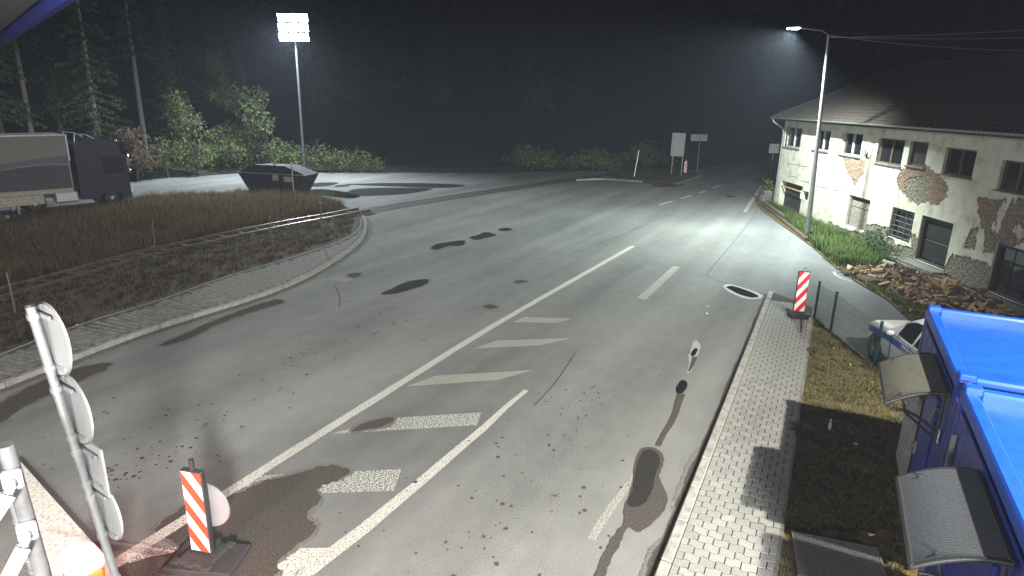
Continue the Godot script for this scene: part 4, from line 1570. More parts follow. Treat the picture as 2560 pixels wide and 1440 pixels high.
# ---------------------------------------------------------------- right-hand fence, car, wood
func make_right_fence():
	var pts := [G(2034, 802), G(2075, 834), G(2183, 922), Vector3(8.70, 0, -12.3)]
	var f := thing("mesh_fence", "green wire mesh fence with square posts beside the police car", "fence", pts[0])
	for p in pts:
		var g := Geo.new()
		g.box(p - pts[0] + Vector3(0, .62, 0), Vector3(.06, 1.2, .06), Basis(), .006)
		var o := part(f, "post", g, MT.green_post)
		var cp := Geo.new()
		cp.box(p - pts[0] + Vector3(0, 1.23, 0), Vector3(.07, .025, .07), Basis(), .008)
		part(o, "cap", cp, MT.black)
	for i in 3:
		var a: Vector3 = pts[i] - pts[0]
		var b: Vector3 = pts[i + 1] - pts[0]
		var L := a.distance_to(b)
		var t := (b - a) / L
		var g := Geo.new()
		var n := int(L / .055)
		for k in n:
			var q := a + t * (.05 + k * .055)
			g.cyl(q + Vector3(0, .12, 0), q + Vector3(0, 1.16, 0), .0032, .0032, 4, false)
		for k in 6:
			var yy := .15 + k * .2
			g.cyl(a + Vector3(0, yy, 0), b + Vector3(0, yy, 0), .0035, .0035, 4, false)
		var wp := part(f, "wire_panel", g, MT.green_post)
		wp.set_meta("kind", "stuff")
		var cs := Geo.new()
		cs.box((a + b) * .5 + Vector3(0, .04, 0), Vector3(.06, .12, L - .08), Basis(Vector3(-t.z, 0, t.x), Vector3.UP, -t), .008)
		part(f, "base_board", cs, MT.concrete_old)

func grid_geo(P: Array) -> Geo:          # rows of points, smooth normals
	var g := Geo.new()
	var nr := P.size()
	var nc: int = P[0].size()
	var N := []
	for i in nr:
		var row := []
		for j in nc:
			var du: Vector3 = P[mini(i + 1, nr - 1)][j] - P[maxi(i - 1, 0)][j]
			var dv: Vector3 = P[i][mini(j + 1, nc - 1)] - P[i][maxi(j - 1, 0)]
			row.append(du.cross(dv).normalized())
		N.append(row)
	for i in nr - 1:
		for j in nc - 1:
			g.trin(P[i][j], P[i + 1][j], P[i + 1][j + 1], N[i][j], N[i + 1][j], N[i + 1][j + 1])
			g.trin(P[i][j], P[i + 1][j + 1], P[i][j + 1], N[i][j], N[i + 1][j + 1], N[i][j + 1])
	return g

func make_car():
	var yaw := deg_to_rad(-7.0)
	var bs := Basis(Vector3.UP, yaw)
	var wheel := Vector3(9.30, 0, -15.2)
	var at := wheel - bs * Vector3(-.80, 0, -1.3)
	at.y = .005
	var c := thing("police_car", "white police car with blue stripe and white lettering parked behind the mesh fence", "car", at, yaw)
	# stations: z, y0, belt, top, half width, roof half width
	var S := [[-2.12, .42, .62, .66, .60, .50], [-2.06, .30, .74, .80, .74, .62], [-1.9, .26, .84, .90, .82, .68], [-1.3, .26, .94, 1.00, .88, .74], [-.80, .26, 1.00, 1.08, .89, .76], [-.45, .26, 1.02, 1.32, .89, .69], [-.05, .26, 1.03, 1.58, .89, .61], [.5, .26, 1.04, 1.64, .89, .60], [1.2, .26, 1.05, 1.62, .89, .60], [1.75, .28, 1.06, 1.52, .88, .60], [2.05, .32, 1.05, 1.25, .84, .62], [2.14, .45, .95, 1.0, .78, .60]]
	var P := []
	var fine := []
	for i in S.size() - 1:
		for k in 4:
			var r := []
			for q in 6: r.append(cubic_interpolate(S[i][q], S[i + 1][q], S[maxi(i - 1, 0)][q], S[mini(i + 2, S.size() - 1)][q], k / 4.0))
			fine.append(r)
	fine.append(S[S.size() - 1])
	for s in fine:
		var half := [Vector2(s[4] * .82, s[1]), Vector2(s[4] * .97, s[1] + .10), Vector2(s[4], lerpf(s[1], s[2], .45)), Vector2(s[4] * .985, s[2] - .06), Vector2(s[4] * .955, s[2]), Vector2(lerpf(s[4] * .95, s[5], .55), lerpf(s[2], s[3], .55)), Vector2(s[5], s[3] - (s[3] - s[2]) * .1), Vector2(s[5] * .75, s[3] + .005), Vector2(0, s[3] + .03)]
		var row := []
		for h in half: row.append(Vector3(-h.x, h.y, s[0]))
		for k in range(half.size() - 2, -1, -1): row.append(Vector3(half[k].x, half[k].y, s[0]))
		P.append(row)
	var body := grid_geo(P)
	for e in [0, P.size() - 1]:
		var ce := Vector3(0, .6, fine[e][0])
		for j in P[e].size() - 1: body.tri(ce, P[e][j], P[e][j + 1])
	part(c, "body", body, MT.car_white)
	var at_z := func(z: float) -> Array:
		for i in fine.size() - 1:
			if fine[i][0] <= z and fine[i + 1][0] >= z:
				var t: float = (z - fine[i][0]) / maxf(fine[i + 1][0] - fine[i][0], 1e-5)
				var r := []
				for q in 6: r.append(lerpf(fine[i][q], fine[i + 1][q], t))
				return r
		return fine[fine.size() - 1]
	for sd in [-1, 1]:
		# side windows
		for wz in [[-.32, .38], [.46, 1.12], [1.2, 1.62]]:
			var g := Geo.new()
			var n := 6
			for k in n:
				var za := lerpf(wz[0], wz[1], float(k) / n)
				var zb := lerpf(wz[0], wz[1], float(k + 1) / n)
				var a: Array = at_z.call(za)
				var b: Array = at_z.call(zb)
				var lo0 := Vector3(sd * (a[4] * .955 + .006), a[2] + .03, za)
				var hi0 := Vector3(sd * (lerpf(a[4] * .95, a[5], .86) + .012), lerpf(a[2], a[3], .80), za)
				var lo1 := Vector3(sd * (b[4] * .955 + .006), b[2] + .03, zb)
				var hi1 := Vector3(sd * (lerpf(b[4] * .95, b[5], .86) + .012), lerpf(b[2], b[3], .80), zb)
				if sd < 0: g.quad(lo0, lo1, hi1, hi0)
				else: g.quad(lo1, lo0, hi0, hi1)
			part(c, "side_window", g, MT.dark_glass)
		# stripe with lettering
		var st := Geo.new()
		var zz := -1.95
		while zz < 2.0:
			var a: Array = at_z.call(zz)
			var b: Array = at_z.call(zz + .1)
			var ya: float = a[2] - .24
			var yb: float = b[2] - .24
			var xa: float = sd * (a[4] + .006)
			var xb: float = sd * (b[4] + .006)
			if sd < 0: st.quad(Vector3(xa, ya, zz), Vector3(xb, yb, zz + .1), Vector3(xb * .995, yb + .16, zz + .1), Vector3(xa * .995, ya + .16, zz))
			else: st.quad(Vector3(xb, yb, zz + .1), Vector3(xa, ya, zz), Vector3(xa * .995, ya + .16, zz), Vector3(xb * .995, yb + .16, zz + .1))
			zz += .1
		var so := part(c, "stripe", st, MT.car_blue)
		var tm := TextMesh.new()
		tm.text = "ГРАНИЧНА"
		var sf := SystemFont.new()
		sf.font_names = PackedStringArray(["Droid Sans"])
		sf.font_weight = 700
		tm.font = sf
		tm.font_size = 64
		tm.pixel_size = .0030
		tm.depth = .004
		var to := part(so, "lettering", tm, MT.white_plastic)
		to.position = Vector3(sd * .905, .865, .55)
		to.rotation = Vector3(0, -PI * .5 if sd < 0 else PI * .5, 0)
		# wheels
		for wz in [-1.3, 1.3]:
			var ty := Geo.new()
			var ax := Vector3(sd, 0, 0)
			ty.lathe(Vector3(sd * .70, .33, wz), ax, [[0, .30], [.03, .33], [.18, .33], [.205, .30], [.208, .22]], 24)
			var w := part(c, "wheel", ty, MT.rubber)
			var rim := Geo.new()
			rim.cyl(Vector3(sd * .80, .33, wz), Vector3(sd * .895, .33, wz), .215, .215, 20)
			part(w, "rim", rim, MT.black)
			var sp := Geo.new()
			for k in 10:
				var an := TAU * k / 10
				var d := Vector3(0, cos(an), sin(an))
				sp.box(Vector3(sd * .90, .33, wz) + d * .12, Vector3(.02, .03, .19), Basis(Vector3(1, 0, 0), d.cross(Vector3(1, 0, 0)), d), .004)
			sp.cyl(Vector3(sd * .89, .33, wz), Vector3(sd * .915, .33, wz), .04, .03, 10)
			part(w, "spokes", sp, MT.galv)
			var ar := Geo.new()
			ar.cyl(Vector3(sd * .80, .34, wz), Vector3(sd * .887, .34, wz), .385, .385, 24)
			part(c, "wheel_arch", ar, MT.black)
		var mi := Geo.new()
		mi.box(Vector3(sd * .98, 1.06, -.42), Vector3(.16, .11, .1), Basis(), .03)
		part(c, "mirror", mi, MT.car_white)
		var hl := Geo.new()
		hl.box(Vector3(sd * .62, .72, -2.03), Vector3(.26, .12, .12), Basis(Vector3.UP, sd * .35), .03)
		part(c, "headlight", hl, MT.white_plastic)
		for z in [-.5, .42]:
			var dl := Geo.new()
			dl.box(Vector3(sd * .893, .68, z), Vector3(.006, .62, .012))
			part(c, "door_gap", dl, MT.black)
		var sill := Geo.new()
		sill.box(Vector3(sd * .865, .30, 0), Vector3(.06, .12, 1.75), Basis(), .02)
		part(c, "sill", sill, MT.black)
	var ws := Geo.new()
	ws.quad(Vector3(-.66, 1.10, -.74), Vector3(-.54, 1.56, -.10), Vector3(.54, 1.56, -.10), Vector3(.66, 1.10, -.74))
	ws.v = PackedVector3Array()
	ws.n = PackedVector3Array()
	ws.uv = PackedVector2Array()
	var rowz := []
	for k in 6:
		var z := lerpf(-.76, -.08, k / 5.0)
		var s: Array = at_z.call(z)
		var r := []
		for j in 9:
			var u := j / 8.0 * 2.0 - 1.0
			r.append(Vector3(u * s[5] * .92, s[3] + .045 - absf(u) * absf(u) * .045, z - .012))
		rowz.append(r)
	part(c, "windscreen", grid_geo(rowz), MT.dark_glass)
	var gr := Geo.new()
	gr.box(Vector3(0, .55, -2.12), Vector3(.9, .16, .05), Basis(), .02)
	part(c, "grille", gr, MT.black)
	var lb := Geo.new()
	lb.box(Vector3(0, 1.74, .35), Vector3(1.0, .1, .24), Basis(), .04)
	part(c, "light_bar", lb, MT.car_blue)

func make_firewood():
	var rg := RandomNumberGenerator.new()
	rg.seed = 99
	# split logs: pale faces, bark on the round side
	var meshes := []
	for k in 6:
		var r := .062 + .010 * k
		var ang := [1.5, 2.1, 1.2, 3.1, 1.7, 2.6][k] as float
		var L := .19 + .012 * (k % 4)
		var faces := Geo.new()
		var bark := Geo.new()
		var arc := []
		var m := 6
		for i in m + 1: arc.append(Vector2(cos(-ang * .5 + ang * i / m), sin(-ang * .5 + ang * i / m)) * r)
		var cx := Vector2(r * .45, 0)
		for e in [-1.0, 1.0]:
			for i in m:
				var a: Vector2 = arc[i] - cx
				var b: Vector2 = arc[i + 1] - cx
				var o := -cx
				if e > 0: faces.tri(Vector3(o.x, o.y, L), Vector3(a.x, a.y, L), Vector3(b.x, b.y, L))
				else: faces.tri(Vector3(o.x, o.y, -L), Vector3(b.x, b.y, -L), Vector3(a.x, a.y, -L))
		for i in m:
			var a: Vector2 = arc[i] - cx
			var b: Vector2 = arc[i + 1] - cx
			bark.quad(Vector3(a.x, a.y, -L), Vector3(b.x, b.y, -L), Vector3(b.x, b.y, L), Vector3(a.x, a.y, L))
		var a0: Vector2 = arc[0] - cx
		var a1: Vector2 = arc[m] - cx
		faces.quad(Vector3(-cx.x, -cx.y, -L), Vector3(a0.x, a0.y, -L), Vector3(a0.x, a0.y, L), Vector3(-cx.x, -cx.y, L))
		faces.quad(Vector3(a1.x, a1.y, -L), Vector3(-cx.x, -cx.y, -L), Vector3(-cx.x, -cx.y, L), Vector3(a1.x, a1.y, L))
		meshes.append([faces.mesh(), bark.mesh(), r])
	# the heap: an uneven ridge between the lane and the house
	var spine := [[G(2120, 682), .45, .10], [G(2185, 700), .75, .45], [G(2265, 725), 1.0, .62], [G(2330, 745), 1.15, .75], [G(2400, 775), 1.1, .68], [G(2470, 805), .9, .5], [G(2560, 850), .7, .3]]
	var height := func(p: Vector2) -> float:
		var best := 0.0
		for i in spine.size() - 1:
			var a := Vector2(spine[i][0].x, spine[i][0].z)
			var b := Vector2(spine[i + 1][0].x, spine[i + 1][0].z)
			var t := clampf((p - a).dot(b - a) / (b - a).length_squared(), 0, 1)
			var d := p.distance_to(a.lerp(b, t))
			var w: float = lerpf(spine[i][1], spine[i + 1][1], t)
			var h: float = lerpf(spine[i][2], spine[i + 1][2], t)
			best = maxf(best, h * (1.0 - d * d / (w * w)))
		return best
	var core := Geo.new()
	var lo := Vector2(99, 99)
	var hi := Vector2(-99, -99)
	for s in spine:
		lo = lo.min(Vector2(s[0].x - s[1], s[0].z - s[1]))
		hi = hi.max(Vector2(s[0].x + s[1], s[0].z + s[1]))
	var st := .22
	var x := lo.x
	while x < hi.x:
		var z := lo.y
		while z < hi.y:
			var q := []
			var ok := false
			for e in [[0, 0], [0, 1], [1, 1], [1, 0]]:
				var p := Vector2(x + e[0] * st, z + e[1] * st)
				var h: float = height.call(p)
				if h > .1: ok = true
				q.append(Vector3(p.x, maxf(h - .1, .0) + .052, p.y))
			if ok: core.quad(q[0], q[1], q[2], q[3])
			z += st
		x += st
	var co := part(self, "bark_litter", core, MT.bark)
	tag(co, "mass of bark and hidden logs inside the firewood heap", "firewood")
	co.set_meta("kind", "stuff")
	var n := 0
	var tries := 0
	while n < 290 and tries < 6000:
		tries += 1
		var p := Vector2(rg.randf_range(lo.x, hi.x), rg.randf_range(lo.y, hi.y))
		var h: float = height.call(p)
		var px := project(Vector3(p.x, h, p.y))
		if px.x > 2545: continue
		if h < .06 and rg.randf() > .03: continue
		if h <= 0.0 and p.x > 13.2: continue
		var k := rg.randi() % 6
		var tone := rg.randi() % 4
		var lbl: String = ["split firewood log with a pale yellow face in the heap", "split firewood log with a tan face in the heap", "split firewood log with a brown face in the heap", "weathered dark firewood log in the heap"][tone]
		var o := part(self, "firewood_log", meshes[k][0], MT.split[tone])
		tag(o, lbl, "firewood log", "firewood logs in the heap")
		part(o, "bark", meshes[k][1], MT.bark)
		var lay := rg.randf_range(-.05, .04)
		o.position = Vector3(p.x, maxf(.05 + meshes[k][2] * .5, .05 + h + lay), p.y)
		o.rotation = Vector3(rg.randf_range(-.4, .4), rg.randf_range(0, TAU), rg.randf_range(0, TAU))
		n += 1
	# one pale round log and a stone slab beside the steps
	var lg := Geo.new()
	var a := G(2205, 664, .05)
	var bq := G(2236, 672, .05)
	lg.cyl(Vector3(0, .13, 0), bq - a + Vector3(0, .13, 0), .13, .12, 12)
	var ol := part(self, "round_log", lg, MT.wood_grey)
	ol.position = a
	tag(ol, "thick pale round log lying at the weeds by the firewood heap", "log")

func make_timbers():
	var a := G(1903, 512, .05)
	var b := G(2022, 604, .05)
	var t := (b - a).normalized()
	var r := Vector3(-t.z, 0, t.x)
	var L := a.distance_to(b)
	var bs := Basis(r, Vector3.UP, -t)
	var defs := [[.02, .34, 0.0, 0.0, "long squared timber lying lowest along the road edge by the house"], [.36, .62, 0.0, 0.0, "squared timber lying along the road edge, middle of the row"], [.62, .98, 0.02, 0.0, "squared timber at the foot of the street lamp"], [.06, .52, -.05, .17, "upper dark timber stacked on the roadside row"], [.10, .80, -.26, .0, "long brown timber behind the roadside row in the weeds"]]
	for d in defs:
		var p: Vector3 = a.lerp(b, (d[0] + d[1]) * .5) + r * d[2] + Vector3(0, d[3], 0)
		var g := Geo.new()
		g.box(Vector3(0, .08, 0), Vector3(.2, .16, L * (d[1] - d[0])), Basis(), .02)
		var o := part(self, "timber", g, MT.wood_old)
		o.transform = Transform3D(bs * Basis(Vector3.UP, rng.randf_range(-.012, .012)), p)
		tag(o, d[4], "timber", "timbers along the road edge")
	# block stack at the house corner
	var s := G(1915, 503, .05)
	for i in 5:
		var g := Geo.new()
		g.box(Vector3(0, .07, 0), Vector3(.7 - .05 * i, .14, .5), Basis(), .02)
		var o := part(self, "stone_slab", g, MT.concrete_old)
		o.position = s + Vector3(rng.randf_range(-.05, .05), i * .142, rng.randf_range(-.05, .05))
		o.rotation.y = rng.randf_range(-.2, .2)
		tag(o, "rough slab in the little stack at the house corner", "slab", "slab stack at the house corner")

# ---------------------------------------------------------------- far signs
func make_signs_far():
	var s1 := G(1690, 438, .1)
	var b := thing("sign_board", "tall pale board seen from behind on two posts by the far bend", "sign", s1, -.12)
	for x in [-.42, .42]:
		var g := Geo.new()
		g.cyl(Vector3(x, -.1, 0), Vector3(x, 3.6, 0), .04, .04, 10)
		part(b, "post", g, MT.galv)
	var bd := Geo.new()
	bd.box(Vector3(-.05, 2.62, -.06), Vector3(1.15, 2.0, .03), Basis(), .01)
	part(b, "board", bd, MT.galv_dull)
	for y in [1.9, 3.3]:
		var ch := Geo.new()
		ch.box(Vector3(-.05, y, -.025), Vector3(1.1, .06, .03))
		part(b, "stiffener", ch, MT.galv_dull)
	var s2 := G(1742, 430, .1)
	var c := thing("direction_sign", "dim direction sign seen from behind past the bend", "sign", s2, -.12)
	var pg := Geo.new()
	pg.cyl(Vector3(0, -.1, 0), Vector3(0, 3.4, 0), .04, .04, 8)
	part(c, "post", pg, MT.galv_dull)
	var pl := Geo.new()
	pl.box(Vector3(-.1, 3.1, -.06), Vector3(1.5, .6, .03), Basis(), .01)
	part(c, "plate", pl, MT.galv_dull)
	var s3 := G(1917, 500, .02)
	var d := thing("notice_sign", "small white rectangular sign on a thin post at the house corner", "sign", G(1922, 466, .0), .1)
	var dp := Geo.new()
	dp.cyl(Vector3(0, 0, 0), Vector3(0, 3.3, 0), .03, .03, 8)
	part(d, "post", dp, MT.galv_dull)
	var dpl := Geo.new()
	dpl.box(Vector3(0, 2.95, .045), Vector3(.8, .72, .02), Basis(), .01)
	part(d, "plate", dpl, MT.window_white)
	var e := thing("marker_post", "thin pale leaning marker post on the far verge", "post", G(1585, 441, .1))
	var ep := Geo.new()
	ep.cyl(Vector3(0, -.1, 0), Vector3(.25, 2.2, 0), .045, .04, 8)
	part(e, "shaft", ep, MT.white_plastic)
	# distant delineator
	delineator(G(1712, 436, .1), -.3, 1.0, "small red and white striped panel beneath the far sign board", true, false)

# ---------------------------------------------------------------- lorry and skip on the lot
func curtain_image() -> ImageTexture:
	var im := Image.create(1024, 256, false, Image.FORMAT_RGB8)
	for y in 256:
		for x in 1024:
			var u := x / 1024.0      # 0 = front
			var v := y / 256.0       # 0 = top
			var e1 := .38 + .20 * pow(u * 3.2, 1.6)
			var e2 := .54 + .10 * pow(absf(u * 3.2 - .25), 1.5) * 2.2
			var c := lin(.115, .105, .096)
			if v > e1: c = lin(.06, .063, .078)
			if v > e2 - .03: c = lin(.10, .097, .10)
			if v > e2: c = lin(.030, .028, .034)
			im.set_pixel(x, y, c)
	return ImageTexture.create_from_image(im)

func wheel_set(parent: Node, x: float, z: float, r: float, side: float):
	var t := Geo.new()
	t.lathe(Vector3(x, r, z), Vector3(side, 0, 0), [[-.3, r * .9], [-.26, r], [-.04, r], [0, r * .92], [0.005, r * .62]], 20)
	var w := part(parent, "wheel", t, MT.rubber)
	var h := Geo.new()
	h.lathe(Vector3(x, r, z), Vector3(side, 0, 0), [[-.1, r * .6], [.0, r * .58], [-.04, r * .4], [.03, r * .22], [.05, r * .2]], 16)
	part(w, "rim", h, MT.galv_dull)

func make_truck():
	var T := G(187, 470, 1.2)
	var B := G(0, 512, 1.2)
	T.y = 0
	B.y = 0
	var f := Vector3(.68, 0, -.733).normalized()
	var yaw := atan2(-f.x, -f.z)
	var tr := thing("semi_trailer", "long box trailer with grey swoosh print parked on the lot behind the dry grass", "trailer", T, yaw)
	var cm := StandardMaterial3D.new()
	cm.albedo_texture = curtain_image()
	cm.roughness = .75
	var box := Geo.new()
	box.box(Vector3(-1.27, 2.58, 6.8), Vector3(2.46, 2.80, 13.55), Basis(), .02)
	part(tr, "box", box, MT.galv_dull)
	var cu := Geo.new()
	cu.quad(Vector3(-.02, 1.22, 13.5), Vector3(-.02, 1.22, .08), Vector3(-.02, 3.92, .08), Vector3(-.02, 3.92, 13.5))
	for i in cu.uv.size(): cu.uv[i].x = 1.0 - cu.uv[i].x
	part(tr, "side_curtain", cu, cm, "printed side curtain with curved bands")
	var rail := Geo.new()
	rail.box(Vector3(-.0, 1.10, 6.8), Vector3(.06, .22, 13.5), Basis(), .01)
	part(tr, "side_rail", rail, mat(lin(.20, .185, .15), .7))
	var tl := Geo.new()
	tl.box(Vector3(.0, 3.97, 6.8), Vector3(.07, .07, 13.55), Basis(), .01)
	part(tr, "top_rail", tl, MT.galv)
	var fp := Geo.new()
	fp.box(Vector3(.005, 3.3, .03), Vector3(.07, 1.35, .08), Basis(), .01)
	part(tr, "front_post", fp, MT.galv)
	var pal := Geo.new()
	pal.box(Vector3(-.3, .72, 2.6), Vector3(.5, .5, 2.4), Basis(), .03)
	part(tr, "pallet_box", pal, MT.wood_grey)
	for k in 3:
		for s in [[-.12, 1.0], [-2.42, -1.0]]: wheel_set(tr, s[0], 9.2 + k * 1.3, .52, s[1])
	var leg := Geo.new()
	for x in [-.5, -2.0]:
		leg = Geo.new()
		leg.box(Vector3(x, .5, 1.6 + .9), Vector3(.12, 1.0, .12), Basis(), .01)
		part(tr, "landing_leg", leg, MT.galv_dull)
	# tractor
	var tk := thing("truck_tractor", "dark tractor cab coupled to the grey printed trailer", "truck", T + Basis(Vector3.UP, yaw) * Vector3(0, 0, -.35), yaw)
	var body := Geo.new()
	var prof := PackedVector2Array([Vector2(.1, .55), Vector2(.1, 3.55), Vector2(-.5, 3.72), Vector2(-1.5, 3.68), Vector2(-2.0, 3.45), Vector2(-2.22, 2.4), Vector2(-2.35, 1.5), Vector2(-2.38, .45), Vector2(-1.9, .40), Vector2(-1.8, .8), Vector2(-.9, .8), Vector2(-.75, .5)])
	var q := PackedVector2Array()
	for p in prof: q.append(Vector2(-p.x, p.y))
	body.prism(q, -2.42, -.06, Transform3D(Basis(Vector3(0, 0, -1), Vector3.UP, Vector3(1, 0, 0)), Vector3.ZERO))
	var dk := mat(lin(.016, .015, .024), .3)
	var cab := part(tk, "cab", body, dk)
	var wn := Geo.new()
	wn.quad(Vector3(-.045, 1.85, -1.15), Vector3(-.045, 1.85, -2.12), Vector3(-.045, 2.75, -1.98), Vector3(-.045, 2.75, -1.15))
	part(cab, "side_window", wn, MT.dark_glass)
	var ws := Geo.new()
	ws.quad(Vector3(-.2, 1.9, -2.31), Vector3(-2.3, 1.9, -2.31), Vector3(-2.25, 3.1, -2.10), Vector3(-.25, 3.1, -2.10))
	part(cab, "windscreen", ws, MT.dark_glass)
	for yz in [[1.55, -1.1], [1.55, -2.1]]:
		var ln := Geo.new()
		ln.box(Vector3(-.05, 1.6, yz[1]), Vector3(.012, 1.9, .015))
		part(cab, "door_gap", ln, MT.black)
	var mir := Geo.new()
	mir.tube([Vector3(-.1, 2.85, -2.15), Vector3(.22, 2.9, -2.3), Vector3(.22, 2.1, -2.3), Vector3(-.1, 2.05, -2.2)], .018, 6)
	mir.box(Vector3(.24, 2.5, -2.3), Vector3(.1, .65, .2), Basis(), .04)
	mir.box(Vector3(.24, 1.95, -2.3), Vector3(.12, .22, .2), Basis(), .04)
	part(tk, "mirror", mir, mat(lin(.35, .35, .38), .15, .9))
	var df := Geo.new()
	df.tube([Vector3(-.1, 3.5, .0), Vector3(-.1, 4.0, -.05), Vector3(-.1, 3.95, -.55), Vector3(-.1, 3.72, -.95)], .03, 6)
	part(tk, "air_deflector", df, MT.galv)
	df = Geo.new()
	df.tube([Vector3(-2.3, 3.5, .0), Vector3(-2.3, 4.0, -.05), Vector3(-2.3, 3.95, -.55), Vector3(-2.3, 3.72, -.95)], .03, 6)
	part(tk, "air_deflector", df, MT.galv)
	var st := Geo.new()
	for k in 3:
		st = Geo.new()
		st.box(Vector3(-.03, .55 + k * .35, -2.05), Vector3(.1, .06, .5), Basis(), .01)
		part(tk, "step", st, MT.frame_dark)
	var tk_tank := Geo.new()
	tk_tank.box(Vector3(-.3, .75, .75), Vector3(.5, .6, 1.1), Basis(), .08)
	part(tk, "fuel_tank", tk_tank, MT.galv)
	for s in [[-.08, 1.0], [-2.4, -1.0]]:
		wheel_set(tk, s[0], -1.35, .52, s[1])
		wheel_set(tk, s[0], 2.2, .52, s[1])
	var hl := Geo.new()
	hl.box(Vector3(-.25, .85, -2.39), Vector3(.4, .25, .06), Basis(), .03)
	part(tk, "headlight", hl, MT.white_plastic)
	hl = Geo.new()
	hl.box(Vector3(-2.2, .85, -2.39), Vector3(.4, .25, .06), Basis(), .03)
	part(tk, "headlight", hl, MT.white_plastic)
	var ml := Geo.new()
	ml.box(Vector3(-.15, 3.6, -1.95), Vector3(.12, .1, .16), Basis(), .03)
	part(tk, "marker_lamp", ml, MT.galv)
	var ch := Geo.new()
	ch.box(Vector3(-1.25, .8, 1.2), Vector3(.9, .25, 3.6), Basis(), .02)
	part(tk, "chassis", ch, MT.black)

func make_skip():
	var a := G(628, 480)
	var b := G(742, 487)
	var c := (a + b) * .5
	var dx := (b - a).normalized()
	var s := thing("rubbish_skip", "dark steel rubbish skip with sloping lid and three pale labels on the lot", "skip", c, atan2(-dx.z, dx.x))
	var w := a.distance_to(b) * .5
	var t := w * 1.48
	var body := Geo.new()
	body.prism(PackedVector2Array([Vector2(-w, .0), Vector2(w, 0.0), Vector2(t, 1.28), Vector2(-t, 1.28)]), -1.5, .1)
	part(s, "tub", body, MT.skip)
	var lid := Geo.new()
	lid.prism(PackedVector2Array([Vector2(-t, 1.282), Vector2(t, 1.282), Vector2(w * .62, 1.78), Vector2(-w * .68, 1.78)]), -1.45, .06)
	var l := part(s, "lid", lid, MT.skip)
	var rim := Geo.new()
	rim.box(Vector3(0, 1.28, .12), Vector3(t * 2 + .1, .07, .05), Basis(), .01)
	part(l, "rim", rim, MT.galv_dull)
	rim = Geo.new()
	rim.box(Vector3(-w * .03, 1.81, .03), Vector3(w * 1.3, .05, .08), Basis(), .01)
	part(l, "rim", rim, MT.galv_dull)
	for k in [[-.62, .20], [.42, 0.], [.42, .0]]: pass
	for k in [[.28, 1.05, .42, .36], [w * .62, .98, .3, .34], [w * .8, .98, .3, .34]]:
		var g := Geo.new()
		g.box(Vector3(k[0], k[1], .106), Vector3(k[2], k[3], .01))
		part(s, "label", g, MT.wood_grey, "pale sticker on the skip")
	for x in [-w * .5, w * .5]:
		var g := Geo.new()
		g.box(Vector3(x, .62, .125), Vector3(.1, 1.15, .06), Basis(), .01)
		part(s, "rib", g, MT.skip)
	var pin := Geo.new()
	pin.cyl(Vector3(.15, 1.78, -.2), Vector3(.15, 2.05, -.2), .1, .05, 8)
	part(l, "vent", pin, MT.galv_dull)

func make_left_fence():
	var px := [[40, 786, .0], [390, 636, .0], [682, 618, .0], [806, 607, .0]]
	var hs := [1.25, 1.35, 1.3, 1.75]
	var pts := []
	for p in px: pts.append(G(p[0], p[1], .07))
	var f := thing("wire_fence", "thin weathered wire fence with slim posts in the dry grass between rails and kerb", "fence", pts[1])
	for i in 4:
		var q: Vector3 = pts[i] - pts[1]
		var g := Geo.new()
		g.cyl(q, q + Vector3(rng.randf_range(-.03, .03), hs[i], 0), .03, .028, 8)
		part(f, "post", g, MT.wire)
	for i in [1, 2]:
		for k in 4:
			var g := Geo.new()
			g.cyl(pts[i] - pts[1] + Vector3(0, .2 + k * .33, 0), pts[i + 1] - pts[1] + Vector3(0, .2 + k * .33, 0), .004, .004, 4, false)
			part(f, "wire_strand", g, MT.wire)
	var p3 := G(735, 492, .07)
	var o := thing("pipe_post", "slim grey pipe post with a bright cap standing before the skip", "post", p3)
	var g := Geo.new()
	g.cyl(Vector3.ZERO, Vector3(0, 2.0, 0), .05, .05, 10)
	part(o, "shaft", g, MT.galv_dull)
	var cp := Geo.new()
	cp.lathe(Vector3(0, 2.0, 0), Vector3.UP, [[0, .06], [.05, .065], [.1, .03]], 10)
	part(o, "cap", cp, MT.galv)

# ---------------------------------------------------------------- bottom-left corner: barrier, poles, signs
func stripe_tex(flip: bool, red: Color) -> ImageTexture:
	var im := Image.create(96, 384, false, Image.FORMAT_RGB8)
	for y in 384:
		for x in 96:
			var d := (y + (x if flip else -x) * 1.35) / 128.0
			var on := fposmod(d, 1.0) < .5
			im.set_pixel(x, y, red if on else lin(.74, .74, .74))
	return ImageTexture.create_from_image(im)

